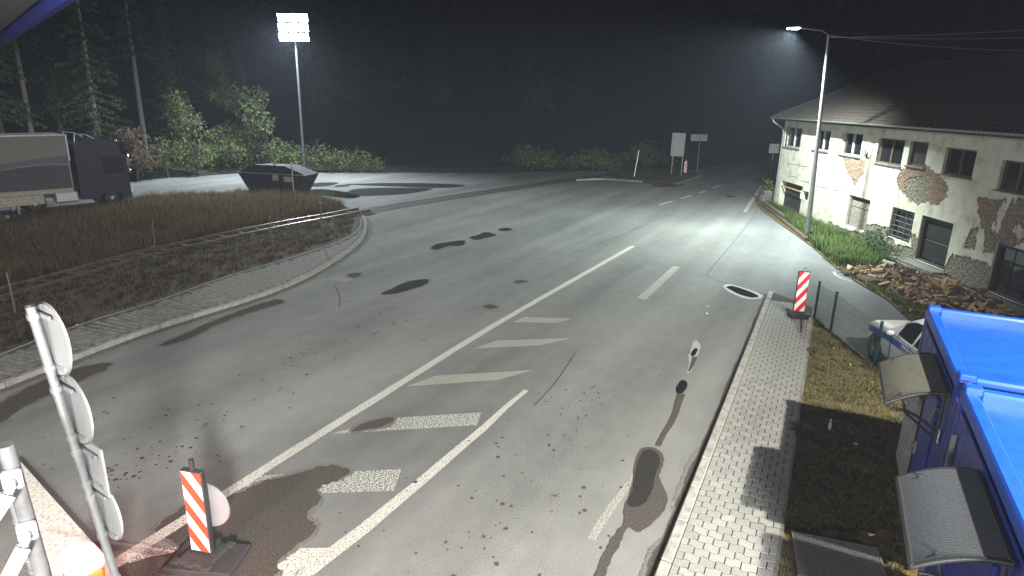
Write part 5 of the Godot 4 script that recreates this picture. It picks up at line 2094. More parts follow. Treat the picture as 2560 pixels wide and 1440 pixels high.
func delineator(at: Vector3, yaw: float, sc: float, label: String, flip: bool, detail := true) -> Node3D:
	var d := thing("striped_panel", label, "traffic panel", at, yaw)
	var bs := Geo.new()
	bs.box(Vector3(0, .06 * sc, 0), Vector3(.42, .12, .42) * sc, Basis(), .02)
	var base := part(d, "base", bs, MT.rubber)
	if detail:
		for k in 6:
			var g := Geo.new()
			g.box(Vector3((k % 3 - 1) * .24, .13, (-.24 if k < 3 else .24)), Vector3(.12, .05, .12), Basis(), .015)
			part(base, "stud", g, MT.rubber)
	var fr := Geo.new()
	fr.box(Vector3(0, .66 * sc, 0), Vector3(.27, 1.04, .07) * sc, Basis(), .015)
	part(d, "frame", fr, MT.black)
	var fa := Geo.new()
	fa.quad(Vector3(-.122, .16, .0365) * sc, Vector3(.122, .16, .0365) * sc, Vector3(.122, 1.16, .0365) * sc, Vector3(-.122, 1.16, .0365) * sc)
	fa.quad(Vector3(.122, .16, -.0365) * sc, Vector3(-.122, .16, -.0365) * sc, Vector3(-.122, 1.16, -.0365) * sc, Vector3(.122, 1.16, -.0365) * sc)
	var m := StandardMaterial3D.new()
	m.albedo_texture = stripe_tex(flip, lin(.62, .055, .02) if not flip else lin(.55, .012, .025))
	m.roughness = .45
	part(d, "striped_face", fa, m)
	var hd := Geo.new()
	hd.cyl(Vector3(0, 1.16, 0) * sc, Vector3(0, 1.30, 0) * sc, .03 * sc, .03 * sc, 10)
	part(d, "top_stub", hd, MT.black if not flip else MT.galv)
	return d

func make_delineators():
	var p := G(512, 1402)
	var d := delineator(p, deg_to_rad(-27.5 + 14), 1.22, "orange and white striped panel with a round plate behind it on a black rubber base", false)
	d.scale = Vector3(1.0, 1.0, 1.0)
	var slab := Geo.new()
	slab.box(Vector3(.05, .045, .0), Vector3(.95, .09, .62), Basis(Vector3.UP, .15), .02)
	part(d, "base_plate", slab, MT.rubber)
	var disc := Geo.new()
	disc.lathe(Vector3(.06, .82, -.12), Vector3(0, 0, -1), [[0, .33], [.012, .34], [.02, .325]], 32)
	part(d, "round_plate", disc, MT.sign_back, "plain grey back of a round sign")
	var q := G(1994, 792, .11)
	delineator(q, deg_to_rad(-8), 1.2, "red and white striped panel at the end of the pavement before the mesh fence", true)
	# cables lying at its foot
	var cb := Geo.new()
	var pts := []
	for e in [[1985, 745], [1990, 760], [2001, 775], [2004, 800], [2003, 830]]: pts.append(G(e[0], e[1], .13) - q)
	cb.tube(pts, .018, 6)
	var co := part(self, "cable", cb, MT.rubber)
	co.position = q
	tag(co, "black cable lying along the pavement end by the red panel", "cable")

func make_gate_corner():
	# white-washed island
	var isl := Geo.new()
	var top := PG([[26, 1150], [48, 1150], [130, 1242], [222, 1345], [300, 1436], [330, 1480], [180, 1560], [130, 1440], [70, 1290]], .13)
	var low := PG([[26, 1150], [48, 1150], [130, 1242], [222, 1345], [300, 1436], [330, 1480], [180, 1560], [130, 1440], [70, 1290]], .13)
	for i in low.size(): low[i].y = -.03
	isl.sheet(top)
	var cc := Vector3.ZERO
	for p in top: cc += p / top.size()
	for i in top.size():
		var j := (i + 1) % top.size()
		isl.face([low[i], low[j], top[j], top[i]], Vector3(cc.x, .05, cc.z))
	struct("kerb_island", isl, MT.whitewash)
	# sign pole with four plates, seen from behind
	var b := Vector3(-3.62, 0, -5.17)
	var rd := Vector3(.56, 0, -.83)
	var yaw := atan2(-rd.x, -rd.z)
	var s := thing("sign_pole", "galvanised sign pole leaning slightly with a column of four plates seen from behind", "sign", b, yaw)
	var up := (Basis(Vector3.UP, -yaw) * Vector3(-.0675, 1.0, .052)).normalized()
	var H := 4.52
	var p := Geo.new()
	p.cyl(Vector3(0, -.02, 0), up * H, .035, .035, 14)
	part(s, "pole", p, MT.galv)
	var cap := Geo.new()
	cap.cyl(up * H, up * (H + .02), .04, .03, 12)
	part(s, "cap", cap, MT.black)
	var defs := [[4.2, "disc", .325], [3.53, "disc", .325], [2.98, "rect", .22], [2.46, "disc", .30]]
	for d in defs:
		var c: Vector3 = up * d[0] + Vector3(0, 0, -.075)
		var g := Geo.new()
		if d[1] == "disc": g.lathe(c, Vector3(0, 0, -1), [[0, d[2] - .012], [.004, d[2]], [.016, d[2]], [.02, d[2] - .01]], 36)
		else: g.box(c, Vector3(.6, .48, .02), Basis(), .006)
		var pl := part(s, "round_plate" if d[1] == "disc" else "square_plate", g, MT.sign_back, "unpainted back of a traffic sign")
		for e in [-1, 1]:
			var k := Geo.new()
			k.box(c + up * (e * (d[2] * .72)) + Vector3(0, 0, .02), Vector3(.34 if d[1] == "disc" else .5, .04, .025), Basis(), .005)
			part(pl, "stiffener", k, MT.galv)
			var cl := Geo.new()
			cl.cyl(up * (d[0] + e * d[2] * .72 - .025), up * (d[0] + e * d[2] * .72 + .025), .046, .046, 12)
			part(pl, "clamp", cl, MT.galv)
	# barrier cabinet
	var cbp := Vector3(-4.85, .02, -6.1)
	var cb := thing("barrier_cabinet", "orange barrier cabinet with a glowing white cap beside the sign pole", "barrier", cbp, deg_to_rad(-38))
	var bd := Geo.new()
	bd.box(Vector3(0, .46, 0), Vector3(.36, .92, .33), Basis(), .03)
	part(cb, "cabinet", bd, MT.orange)
	var cp := Geo.new()
	cp.box(Vector3(0, 1.03, 0), Vector3(.40, .22, .37), Basis(), .05)
	part(cb, "cap", cp, mat(lin(.55, .54, .56), .35))
	var gl := Geo.new()
	gl.lathe(Vector3(-.03, 1.14, -.02), Vector3.UP, [[0, .12], [.02, .115], [.035, .07], [.042, .01]], 20)
	part(cb, "signal_light", gl, emit(Color(1.0, .78, .80), 4.0))
	var om := OmniLight3D.new()
	om.light_energy = 3.2
	om.light_color = Color(1.0, .40, .42)
	om.light_size = .1
	om.omni_range = 60.0
	om.omni_attenuation = 2.0
	om.shadow_enabled = true
	cb.add_child(om)
	om.position = Vector3(-.03, 1.40, -.02)
	var ar := Geo.new()
	ar.cyl(Vector3(.18, .78, .05), Vector3(.42, .78, .05), .05, .05, 12)
	part(cb, "arm_hub", ar, mat(lin(.8, .45, .03), .5))
	# two grey poles with bullet cameras
	var cams := [[Vector3(-2.80, 0, -3.40), 4.22, "tall grey pole with two white bullet cameras, ending in an open top", .043], [Vector3(-3.22, 0, -3.86), 3.75, "tall grey pole with ringed joints beside the camera pole", .058]]
	for k in 2:
		var q: Vector3 = cams[k][0]
		var o := thing("camera_pole" if k == 0 else "ringed_pole", cams[k][2], "pole", q)
		var g := Geo.new()
		var hh: float = cams[k][1]
		var rr: float = cams[k][3]
		var tp := Vector3(-.12, hh, .11)
		g.cyl(Vector3.ZERO, tp, rr + .004, rr, 18)
		part(o, "shaft", g, MT.grey_paint)
		if k == 1:
			for yy in [2.95, 3.05, 3.28, 3.36]:
				var rg2 := Geo.new()
				rg2.cyl(tp * (yy / hh), tp * ((yy + .012) / hh), rr + .006, rr + .006, 18)
				part(o, "joint_ring", rg2, MT.galv_dull)
		else:
			bullet_camera(q + tp * (4.02 / hh), 0)
			bullet_camera(q + tp * (3.66 / hh), 1)

func bullet_camera(at: Vector3, k: int):
	var c := thing("bullet_camera", ["white bullet camera near the top of the grey pole", "white bullet camera lower on the grey pole above the barrier"][k], "camera", at, 0.0, "cameras on the grey pole")
	var out := Vector3(.5, 0, .86)
	var side := out.cross(Vector3.UP)
	var pb := Basis(side, Vector3.UP, -out)
	var pl := Geo.new()
	pl.box(out * .062, Vector3(.10, .12, .045), pb, .012)
	part(c, "wall_plate", pl, MT.camera_shell)
	var ar := Geo.new()
	ar.tube([out * .1, out * .14 + Vector3(0, -.01, 0), out * .15 + Vector3(-.02, -.04, 0)], .024, 10)
	part(c, "swivel_arm", ar, MT.camera_shell)
	var d := Vector3(-.55, -.80, .20).normalized() if k == 0 else Vector3(-.50, -.86, .10).normalized()
	var bs := Basis.looking_at(d, out)
	var ce := out * .15 + Vector3(-.02, -.04, 0) + d * .09
	var bd := Geo.new()
	bd.box(ce, Vector3(.068, .068, .20), bs, .022)
	var b := part(c, "camera_body", bd, MT.camera_shell)
	var hd := Geo.new()
	hd.box(ce + bs * Vector3(0, .041, -.012), Vector3(.08, .009, .23), bs, .004)
	part(b, "sun_shield", hd, MT.camera_shell)
	var ln := Geo.new()
	var e := ce + bs * Vector3(0, 0, -.101)
	ln.cyl(e, e + d * .004, .026, .026, 14)
	part(b, "lens", ln, MT.dark_glass)

# ---------------------------------------------------------------- grating, litter, wires
func make_litter():
	# steel grating in the grass before the container
	var p := PG([[1980, 1330], [2192, 1372], [2196, 1470], [1972, 1470]], .13)
	var c := (p[0] + p[1] + p[2] + p[3]) * .25
	var ux := (p[1] - p[0]).normalized()
	var uz := Vector3(-ux.z, 0, ux.x)
	if uz.z < 0: uz = -uz
	var gr := thing("steel_grating", "galvanised steel foot grating in the grass before the containers", "grating", p[0])
	var wx := p[0].distance_to(p[1])
	var wz := .95
	var bars := Geo.new()
	var n := 30
	for i in n + 1: bars.box(ux * (wx * i / n) + uz * (wz * .5), Vector3(.006, .03, wz), Basis(ux, Vector3.UP, uz))
	part(gr, "bearing_bars", bars, MT.galv).set_meta("kind", "stuff")
	var cr := Geo.new()
	for i in 25: cr.box(uz * (wz * i / 24.0) + ux * (wx * .5) + Vector3(0, .004, 0), Vector3(wx, .018, .006), Basis(ux, Vector3.UP, uz))
	part(gr, "cross_bars", cr, MT.galv).set_meta("kind", "stuff")
	var fr := Geo.new()
	for e in [0.0, wz]: fr.box(ux * (wx * .5) + uz * e, Vector3(wx + .02, .034, .012), Basis(ux, Vector3.UP, uz))
	for e in [0.0, wx]: fr.box(ux * e + uz * (wz * .5), Vector3(.012, .033, wz - .02), Basis(ux, Vector3.UP, uz))
	part(gr, "frame", fr, MT.galv)
	var L := [[2214, 997, .085, "crumpled silver foil in the dry grass by the awning", "foil"], [2181, 955, .055, "white scrap of paper beside the mesh fence", "paper"], [2226, 966, .05, "white scrap of paper under the awning edge", "paper"], [2084, 869, .045, "white scrap of paper nearest the fence foot", "paper"], [2127, 910, .03, "tiny pale scrap in the green grass", "paper"], [2165, 1177, .06, "crumpled pale wrapper in the shaded grass", "wrapper"], [2140, 1109, .05, "small pale leaf-like scrap in the shaded grass", "wrapper"], [2178, 1335, .05, "pale scrap beside the steel grating", "wrapper"], [1768, 785, .05, "small white scrap on the road near the pavement corner", "paper"], [1768, 766, .04, "white crumb of rubbish on the road near the puddle", "paper"], [376, 622, .0, "", ""]]
	for k in L:
		if k[2] <= 0: continue
		var at := G(k[0], k[1], .12 if k[0] > 1800 else .012)
		var g := Geo.new()
		var pts := []
		for i in 9: pts.append(Vector3(rng.randf_range(-1, 1), rng.randf_range(0.05, .7), rng.randf_range(-1, 1)) * k[2])
		for i in 7: g.tri(pts[i], pts[i + 1], pts[(i + 2) % 9])
		g.tri(pts[0], pts[4], pts[8])
		var o := part(self, "litter", g, MT.galv if k[4] == "foil" else MT.white_plastic)
		o.position = at - Vector3(0, .02, 0) if k[0] > 1800 else at
		tag(o, k[3], "litter", "litter")
	var bt := thing("plastic_bottle", "clear plastic bottle standing upright in the shaded grass", "bottle", G(2073, 1075, .075))
	var bg := Geo.new()
	bg.lathe(Vector3.ZERO, Vector3.UP, [[0, .028], [.02, .032], [.14, .032], [.19, .014], [.22, .014]], 12)
	var bm := mat(Color(.85, .9, .92, .45), .1)
	bm.transparency = BaseMaterial3D.TRANSPARENCY_ALPHA
	part(bt, "shell", bg, bm)
	var bc := Geo.new()
	bc.cyl(Vector3(0, .22, 0), Vector3(0, .235, 0), .015, .015, 10)
	part(bt, "cap", bc, MT.white_plastic)
	# stones by the rails
	for k in [[384, 622, .16], [75, 541, .18], [18, 548, .2], [720, 497, .12], [775, 492, .14], [193, 815, .06], [630, 618, .07]]:
		var g := Geo.new()
		g.box(Vector3(0, k[2] * .4, 0), Vector3(k[2] * 1.4, k[2] * .9, k[2]), Basis(Vector3(.3, 1, .2).normalized(), k[0] * .1), k[2] * .28)
		var o := part(self, "pale_stone", g, MT.concrete)
		o.position = G(k[0], k[1], .07)
		tag(o, "pale stone lying in the dry verge grass", "stone", "stones in the verge")
	# wires from the street lamp towards the house
	var lp := G(2017, 600) + Vector3(-.45, 9.2, .1)
	var ends := [[Vector3(24, 8.4, -16), 1.1], [Vector3(25, 9.0, -14), .8], [Vector3(26, 9.6, -12), .7]]
	for i in 3:
		var g := Geo.new()
		var pts := []
		for k in 17:
			var t := k / 16.0
			var q: Vector3 = Vector3(0, -.05 * i, 0).lerp(ends[i][0] - lp, t)
			q.y -= ends[i][1] * 4.0 * t * (1.0 - t) * .6
			pts.append(q)
		g.tube(pts, .014, 5)
		var o := part(self, "overhead_wire", g, MT.galv_dull)
		o.position = lp
		tag(o, ["lowest sagging overhead wire from the street lamp over the house roof", "middle overhead wire from the street lamp over the house roof", "highest overhead wire from the street lamp over the house roof"][i], "wire", "overhead wires")

# ---------------------------------------------------------------- vegetation
func leaf_mat(c: Color, back := .35) -> StandardMaterial3D:
	var m := StandardMaterial3D.new()
	m.albedo_color = c
	m.roughness = .95
	m.metallic_specular = .15
	m.cull_mode = BaseMaterial3D.CULL_DISABLED
	m.backlight_enabled = true
	m.backlight = Color(back, back, back)
	return m

func leaf(g: Geo, p: Vector3, s: float, rg: RandomNumberGenerator):
	var d := Vector3(rg.randfn(), rg.randfn(), rg.randfn()).normalized()
	var e := d.cross(Vector3(rg.randfn(), rg.randfn(), rg.randfn())).normalized()
	g.quad(p - d * s, p + e * s * .45, p + d * s, p - e * s * .45)

func leafy_tree(at: Vector3, h: float, lobes: Array, label: String, m: Material, sd: int, group := "trees at the edge of the lot", size := .16, per := 170):
	var rg := RandomNumberGenerator.new()
	rg.seed = sd
	var t := thing("leafy_tree", label, "tree", at, 0.0, group)
	var tr := Geo.new()
	tr.tube([Vector3(0, -.2, 0), Vector3(.05, h * .3, 0), Vector3(0, h * .6, .05), Vector3(.02, h * .92, 0)], [h * .018, h * .014, h * .009, .015], 8)
	var cr := Geo.new()
	for l in lobes:
		var c: Vector3 = l[0]
		var base := Vector3(0, clampf(c.y * .55, .3, h * .6), 0)
		tr.tube([base, base.lerp(c, .6) + Vector3(0, .2, 0), c], [h * .007, h * .005, .012], 6)
		var R: Vector3 = l[1]
		var twigs := int(26 * l[2])
		for k in twigs:
			var d := Vector3(rg.randfn(), rg.randfn(), rg.randfn()).normalized()
			var q := c + d * R * pow(rg.randf(), .45)
			if q.y < .1: continue
			if k % 3 == 0: tr.cyl(c.lerp(q, .1), q, .012, .005, 4, false)
			var n := int(per / 26.0 * rg.randf_range(.7, 1.3)) + 2
			for j in n:
				var o := Vector3(rg.randfn(), rg.randfn() * .8, rg.randfn()) * .24 * (R.x + R.y) * .35
				leaf(cr, q + o, size * rg.randf_range(.6, 1.25), rg)
	part(t, "trunk", tr, MT.bark)
	part(t, "crown", cr, m)

func conifer(at: Vector3, h: float, r: float, label: String, m: Material, sd: int, clear := .25, trunk: Material = null):
	var rg := RandomNumberGenerator.new()
	rg.seed = sd
	var t := thing("conifer", label, "tree", at, 0.0, "trees at the edge of the lot")
	var tr := Geo.new()
	tr.tube([Vector3(0, -.3, 0), Vector3(0, h * .5, 0), Vector3(0, h, 0)], [h * .012, h * .008, .02], 8)
	var cr := Geo.new()
	var y := h * clear
	while y < h * .985:
		var k := (y / h - clear) / (1.0 - clear)
		var rr := r * (1.0 - k) * (.75 + .5 * rg.randf()) + .15
		var nb := 4 + rg.randi() % 3
		var a0 := rg.randf() * TAU
		for b in nb:
			if rg.randf() < .12: continue
			var an := a0 + TAU * b / nb + rg.randf_range(-.3, .3)
			var d := Vector3(cos(an), 0, sin(an))
			var L := rr * rg.randf_range(.7, 1.15)
			var e := Vector3(0, y, 0) + d * L + Vector3(0, -.28 * L, 0)
			tr.cyl(Vector3(0, y, 0), e, .02, .006, 4, false)
			var n := int(L / .13) + 2
			for j in n:
				var u := float(j + 1) / n
				var p := Vector3(0, y, 0).lerp(e, u) + Vector3(0, .10 * sin(u * PI), 0)
				for q in 3: leaf(cr, p + Vector3(rg.randfn(), rg.randfn() * .6 - .4, rg.randfn()) * .13 * (1.2 - u * .3), rg.randf_range(.10, .2), rg)
		y += rg.randf_range(.28, .42) * (h / 14.0 + .3)
	part(t, "trunk", tr, trunk if trunk else MT.bark)
	part(t, "crown", cr, m)

func make_trees():
	var foliage := leaf_mat(lin(.076, .096, .034))
	var brown := leaf_mat(lin(.10, .062, .036))
	var needle := leaf_mat(lin(.06, .072, .036), .15)
	var V := func(x: float, y: float, z: float) -> Vector3: return Vector3(x, y, z)
	# bright birch-like group beside the floodlight
	leafy_tree(G(630, 424), 9.6, [[V.call(-2.1, 8.3, 0), V.call(.75, 1.7, .8), 2.4], [V.call(-1.4, 6.0, .3), V.call(1.5, 1.4, 1.2), 3.0], [V.call(.7, 5.4, .5), V.call(1.6, 1.4, 1.2), 3.4], [V.call(1.3, 3.9, .8), V.call(1.4, 1.3, 1.2), 2.8], [V.call(-.6, 2.8, .6), V.call(1.8, 1.4, 1.3), 3.0], [V.call(.4, 1.4, .6), V.call(2.4, 1.0, 1.2), 2.6]], "tall yellow-green leafy tree lit by the floodlight behind the skip", foliage, 11)
	leafy_tree(G(470, 436), 6.6, [[V.call(-.3, 5.2, 0), V.call(1.0, 1.2, 1.0), 2.4], [V.call(.5, 3.6, .4), V.call(1.4, 1.4, 1.2), 3.0], [V.call(-.4, 2.0, .5), V.call(1.7, 1.3, 1.2), 3.0], [V.call(1.2, 1.6, .6), V.call(1.6, 1.2, 1.2), 2.2]], "mid-height green leafy tree left of the bright one, fainter lit", foliage, 12)
	leafy_tree(G(560, 428), 4.2, [[V.call(0, 2.6, 0), V.call(1.6, 1.1, 1.1), 2.4], [V.call(.9, 1.5, .5), V.call(1.8, 1.1, 1.2), 2.6], [V.call(-1.0, 1.3, .5), V.call(1.6, 1.1, 1.2), 2.2]], "grey-green bush between the two lit trees", foliage, 13)
	leafy_tree(G(690, 428), 3.2, [[V.call(0, 1.9, 0), V.call(1.7, .9, 1.0), 2.2], [V.call(1.2, 1.1, .4), V.call(1.6, .8, 1.0), 2.0], [V.call(2.6, .8, .3), V.call(1.4, .7, .9), 1.5]], "low dim shrub right behind the skip", foliage, 14)
	leafy_tree(G(345, 452), 4.0, [[V.call(0, 2.9, 0), V.call(1.0, .9, .9), 1.8], [V.call(.5, 1.6, .2), V.call(1.2, 1.0, 1.0), 1.6]], "small rust-brown bush beside the truck cab", brown, 15)
	leafy_tree(G(420, 445), 3.4, [[V.call(0, 1.9, 0), V.call(1.6, 1.1, 1.1), 2.2], [V.call(-1.2, 1.3, .2), V.call(1.4, 1.0, 1.0), 1.8]], "low dim bush between the brown bush and the green tree", foliage, 16)
	for k in [[790, 430, 2.4, 17, "low dark shrub past the floodlight mast"], [880, 430, 2.0, 18, "round dark shrub along the far edge of the lot"], [1330, 429, 2.6, 19, "dim shrub where the rails leave the lot"], [1480, 430, 2.2, 20, "dim shrub next to the sign island"], [1610, 420, 2.6, 21, "dark shrub behind the leaning marker post"]]:
		leafy_tree(G(k[0], k[1]), k[2], [[V.call(0, k[2] * .6, 0), V.call(1.8, k[2] * .4, 1.0), 2.0], [V.call(1.4, k[2] * .4, .2), V.call(1.7, k[2] * .35, 1.0), 1.8], [V.call(-1.5, k[2] * .4, 0), V.call(1.6, k[2] * .3, 1.0), 1.6]], k[4], foliage, k[3], "shrubs along the lot edge", .14, 150)
	conifer(G(262, 440), 17.5, 3.0, "tall sparse conifer with pale trunk above the truck", needle, 31, .12, MT.trunk_pale)
	conifer(G(372, 424), 18.5, 2.0, "tall thin conifer with bare pale trunk between truck and lit trees", needle, 32, .5, MT.trunk_pale)
	conifer(G(100, 442), 18.0, 2.4, "dark conifer with pale trunk behind the trailer", needle, 33, .5, MT.trunk_pale)
	conifer(G(170, 428), 16.0, 2.4, "dark conifer between the two pale-trunked ones", needle, 34, .3)
	conifer(G(30, 452), 15.0, 2.4, "dark conifer furthest along behind the trailer", needle, 35, .3)
	conifer(G(450, 418), 14.0, 2.2, "dim conifer rising behind the green tree", needle, 36, .25)
	# wood on the hillside: one dark mass
	var rg := RandomNumberGenerator.new()
	rg.seed = 61
	var one := Geo.new()
	one.cyl(Vector3(0, -1, 0), Vector3(0, 9, 0), .14, .02, 5, false)
	var y := 1.2
	while y < 9.0:
		var rr := 2.2 * (1.0 - y / 9.6)
		for b in 7:
			var an := rg.randf() * TAU
			var d := Vector3(cos(an), 0, sin(an))
			for j in 4: leaf(one, Vector3(0, y, 0) + d * rr * (j + 1) / 4.0 * rg.randf_range(.8, 1.1) + Vector3(0, -.1 * j, 0), rg.randf_range(.3, .5), rg)
		y += .38
	var mm := MultiMesh.new()
	mm.transform_format = MultiMesh.TRANSFORM_3D
	mm.mesh = one.mesh()
	var xs := []
	for i in 1600:
		var x := rg.randf_range(-140, 95)
		var z := -rg.randf_range(60, 170)
		var depth := Vector2(x, z - 10).length() - 72.0
		if x < -20: depth = Vector2(x, z - 10).length() - 68.0
		if depth < 34: continue
		if x > 14 and x < 60 and z > -112: continue
		xs.append(Transform3D(Basis(Vector3.UP, rg.randf() * TAU).scaled(Vector3.ONE * rg.randf_range(.8, 1.5)), Vector3(x, maxf(0, (depth - 24.0) * .42 - 1.0), z)))
	mm.instance_count = xs.size()
	for i in xs.size(): mm.set_instance_transform(i, xs[i])
	var wo := MultiMeshInstance3D.new()
	wo.name = "hillside_wood"
	wo.multimesh = mm
	wo.material_override = needle
	add_child(wo)
	tag(wo, "dark wood covering the hillside behind the lot", "wood")
	wo.set_meta("kind", "stuff")

func tuft(rg: RandomNumberGenerator, n: int, h: float, spread: float, w: float) -> ArrayMesh:
	var g := Geo.new()
	for i in n:
		var a := rg.randf() * TAU
		var d := Vector3(cos(a), 0, sin(a))
		var s := Vector3(-d.z, 0, d.x) * w * rg.randf_range(.6, 1.2)
		var p := d * rg.randf() * spread * .5
		var hh := h * rg.randf_range(.5, 1.1)
		var m := p + d * hh * .18 + Vector3(0, hh * .6, 0)
		var t := p + d * hh * rg.randf_range(.3, .6) + Vector3(0, hh, 0)
		g.tri(p - s, p + s, m + s * .7)
		g.tri(p - s, m + s * .7, m - s * .7)
		g.tri(m - s * .7, m + s * .7, t)
	for i in g.n.size(): g.n[i] = (g.n[i] * .4 + Vector3.UP * .8).normalized()
	return g.mesh()

func scatter(called: String, label: String, poly: PackedVector2Array, meshes: Array, count: int, cols: Array, y: float, sc: Vector2, sd: int, dens = null, cat := "grass"):
	var rg := RandomNumberGenerator.new()
	rg.seed = sd
	var lo := poly[0]
	var hi := poly[0]
	for p in poly:
		lo = lo.min(p)
		hi = hi.max(p)
	var xs := []
	for i in meshes.size(): xs.append([])
	var tries := 0
	var got := 0
	while got < count and tries < count * 12:
		tries += 1
		var p := Vector2(rg.randf_range(lo.x, hi.x), rg.randf_range(lo.y, hi.y))
		if not Geometry2D.is_point_in_polygon(p, poly): continue
		var k := 1.0
		if dens: k = dens.call(p)
		if rg.randf() > k: continue
		var s := rg.randf_range(sc.x, sc.y) * lerpf(.6, 1.0, k)
		xs[rg.randi() % meshes.size()].append([Transform3D(Basis(Vector3.UP, rg.randf() * TAU).scaled(Vector3(s, s, s)), Vector3(p.x, y, p.y)), rg.randf()])
		got += 1
	for i in meshes.size():
		var mm := MultiMesh.new()
		mm.transform_format = MultiMesh.TRANSFORM_3D
		mm.use_colors = true
		mm.mesh = meshes[i]
		mm.instance_count = xs[i].size()
		for k in xs[i].size():
			mm.set_instance_transform(k, xs[i][k][0])
			var q := rg.randf() * (cols.size() - 1)
			var a: Color = cols[int(q)]
			var b: Color = cols[mini(int(q) + 1, cols.size() - 1)]
			mm.set_instance_color(k, a.lerp(b, q - floorf(q)))
		var o := MultiMeshInstance3D.new()
		o.name = numbered(called, self)
		o.multimesh = mm
		var m := leaf_mat(Color.WHITE, .25)
		m.vertex_color_use_as_albedo = true
		o.material_override = m
		add_child(o)
		tag(o, label, cat)
		o.set_meta("kind", "stuff")

func P2(a: PackedVector3Array) -> PackedVector2Array:
	var o := PackedVector2Array()
	for p in a: o.append(Vector2(p.x, p.z))
	return o

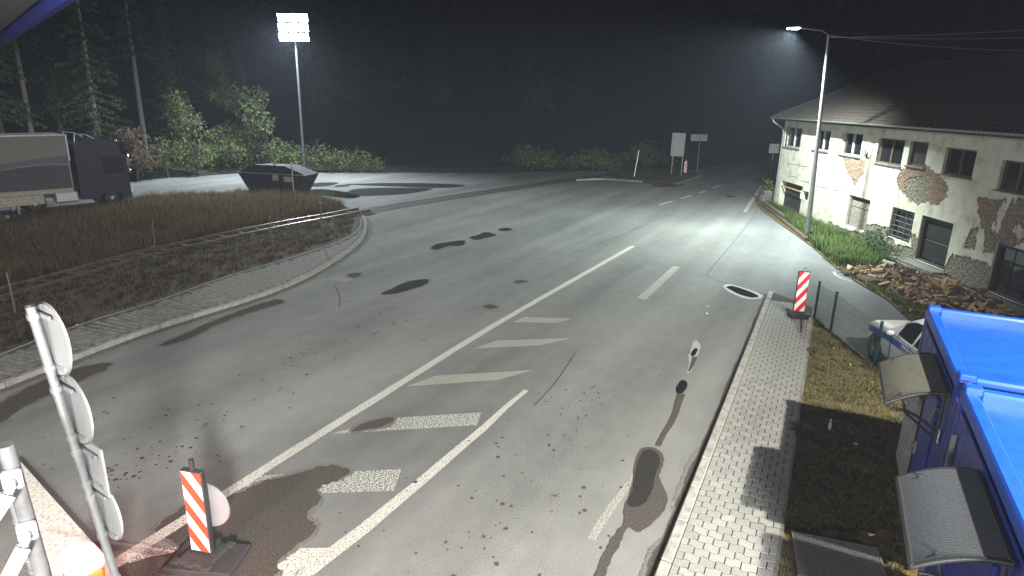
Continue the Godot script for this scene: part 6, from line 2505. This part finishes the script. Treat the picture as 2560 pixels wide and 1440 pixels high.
func make_grass():
	var rg := RandomNumberGenerator.new()
	rg.seed = 301
	var tall := tuft(rg, 20, .36, .42, .0055)
	var tall2 := tuft(rg, 14, .60, .34, .005)
	var low := tuft(rg, 16, .15, .34, .006)
	var f := FastNoiseLite.new()
	f.seed = 8
	f.frequency = .22
	var near_rail := func(p: Vector2) -> float:
		var px := project(Vector3(p.x, .1, p.y))
		var rail := 0.0
		if px.x < 560: rail = lerpf(733.0, 592.0, px.x / 560.0)
		else: rail = lerpf(592.0, 529.0, (px.x - 560.0) / 327.0)
		var d := px.y - rail
		if d > -14 and d < 34: return .0
		if d >= 34: return .10 + .25 * f.get_noise_2d(p.x, p.y)
		return clampf(.75 + f.get_noise_2d(p.x, p.y) * .8, .1, 1.0)
	var verge := PG([[-150, 950], [0, 885], [243, 798], [486, 720], [712, 648], [870, 590], [888, 540], [850, 512], [740, 490], [600, 485], [480, 488], [300, 506], [190, 525], [0, 560], [-200, 600]])
	scatter("dry_grass", "tall dry brown grass covering the verge around the rails", P2(verge), [tall, tall2], 9500, [Color(.13, .088, .045), Color(.21, .145, .075), Color(.085, .08, .042), Color(.16, .11, .062)], .07, Vector2(.55, 1.15), 401, near_rail)
	scatter("low_weeds", "low dull weeds between the rails and the curved pavement", P2(verge), [low], 8000, [Color(.07, .062, .036), Color(.11, .08, .05), Color(.09, .06, .045)], .07, Vector2(.6, 1.3), 402)
	# lawn by the containers: short dry grass with greener patches
	var s1 := tuft(rg, 10, .055, .16, .004)
	var s2 := tuft(rg, 8, .085, .14, .004)
	var lawn := PackedVector2Array()
	for v in [KA + KD * 2.4 + KR * 1.52, Vector3(9.12, 0, -18.3), Vector3(9.05, 0, -17.0), Vector3(8.92, 0, -14.7), Vector3(8.5, 0, -12), CO, CO + Vector3(-.483, 0, .8755) * 6.0, KA + KD * 18 + KR * 1.52]: lawn.append(Vector2(v.x, v.z))
	var lf := FastNoiseLite.new()
	lf.seed = 19
	lf.frequency = .8
	var on_lawn := func(p: Vector2) -> float:
		var px := project(Vector3(p.x, .1, p.y))
		if px.y > 1322 and px.x > 1966 and px.x < 2215: return 0.0
		return clampf(.62 + .9 * lf.get_noise_2d(p.x, p.y), .06, 1.0)
	scatter("lawn_grass", "short dry yellow-green grass beside the containers", lawn, [s1, s2], 22000, [Color(.18, .145, .075), Color(.23, .185, .10), Color(.125, .12, .055), Color(.075, .10, .036), Color(.15, .11, .066)], .068, Vector2(.6, 1.4), 403, on_lawn)
	# broad-leaved weeds at the pavement edge
	for k in [[2003, 1078, .22, "clump of broad-leaved weed growing over the pavement edge"], [1985, 1300, .15, "small broad-leaved weed by the edging near the grating"], [2030, 880, .16, "green weed clump behind the edging near the striped panel"]]:
		var w := Geo.new()
		for i in 26:
			var a := rg.randf() * TAU
			var d := Vector3(cos(a), 0, sin(a))
			var L: float = k[2] * rg.randf_range(.6, 1.3)
			var s := Vector3(-d.z, 0, d.x) * L * .22
			var m := d * L * .55 + Vector3(0, L * .5, 0)
			var t := d * L + Vector3(0, L * .25, 0)
			w.quad(Vector3.ZERO, m - s, t, m + s)
		var o := part(self, "weed_plant", w, leaf_mat(lin(.06, .085, .03)))
		o.position = G(k[0], k[1], .07)
		tag(o, k[3], "plant")
	# rank weeds below the house and along the timbers
	var hw := PG([[1915, 512], [1960, 552], [2024, 606], [2090, 662], [2150, 676], [2215, 660]], .05)
	hw.append_array([Vector3(16.1, .05, -27.5), Vector3(16.2, .05, -40)])
	var t3 := tuft(rg, 20, .30, .36, .007)
	var t4 := tuft(rg, 18, .46, .34, .008)
	scatter("rank_weeds", "rank green weeds below the house wall around the street lamp", P2(hw), [t3, t4], 3600, [Color(.042, .075, .02), Color(.06, .10, .028), Color(.085, .10, .038), Color(.05, .07, .028)], .05, Vector2(.5, 1.2), 404)
	var yg := PG([[2060, 650], [2100, 668], [2140, 700], [2220, 748], [2330, 846], [2460, 930]], .05)
	yg.append_array([Vector3(15.9, .05, -15), Vector3(15.9, .05, -28)])
	scatter("yard_grass", "short worn grass around the firewood heap", P2(yg), [tuft(rg, 9, .12, .22, .008)], 5200, [Color(.14, .115, .045), Color(.10, .105, .035), Color(.07, .085, .03)], .05, Vector2(.6, 1.4), 405)
	leafy_tree(G(2180, 640, .05), 1.3, [[Vector3(0, .75, 0), Vector3(.7, .5, .7), 1.2], [Vector3(.4, .45, -.8), Vector3(.7, .45, .7), 1.2], [Vector3(.2, .4, .9), Vector3(.6, .4, .7), 1.0]], "leafy green shrub at the house wall under the plank door", leaf_mat(lin(.05, .10, .025)), 51, "shrubs by the house", .09, 120)
	leafy_tree(G(1915, 498, .05), 1.3, [[Vector3(0, .8, 0), Vector3(.6, .5, .6), 1.0], [Vector3(.5, .5, .3), Vector3(.6, .4, .5), .8]], "yellow-green shrub at the house corner above the slab stack", leaf_mat(lin(.12, .13, .03)), 52, "shrubs by the house", .09, 110)
	# island grass
	scatter("island_grass", "rough grass on the sign island at the far bend", P2(PG([[1500, 444], [1632, 454], [1690, 460], [1740, 440], [1700, 428], [1600, 426]])), [tall], 500, [Color(.12, .10, .05), Color(.08, .09, .04)], .1, Vector2(.4, .8), 406)
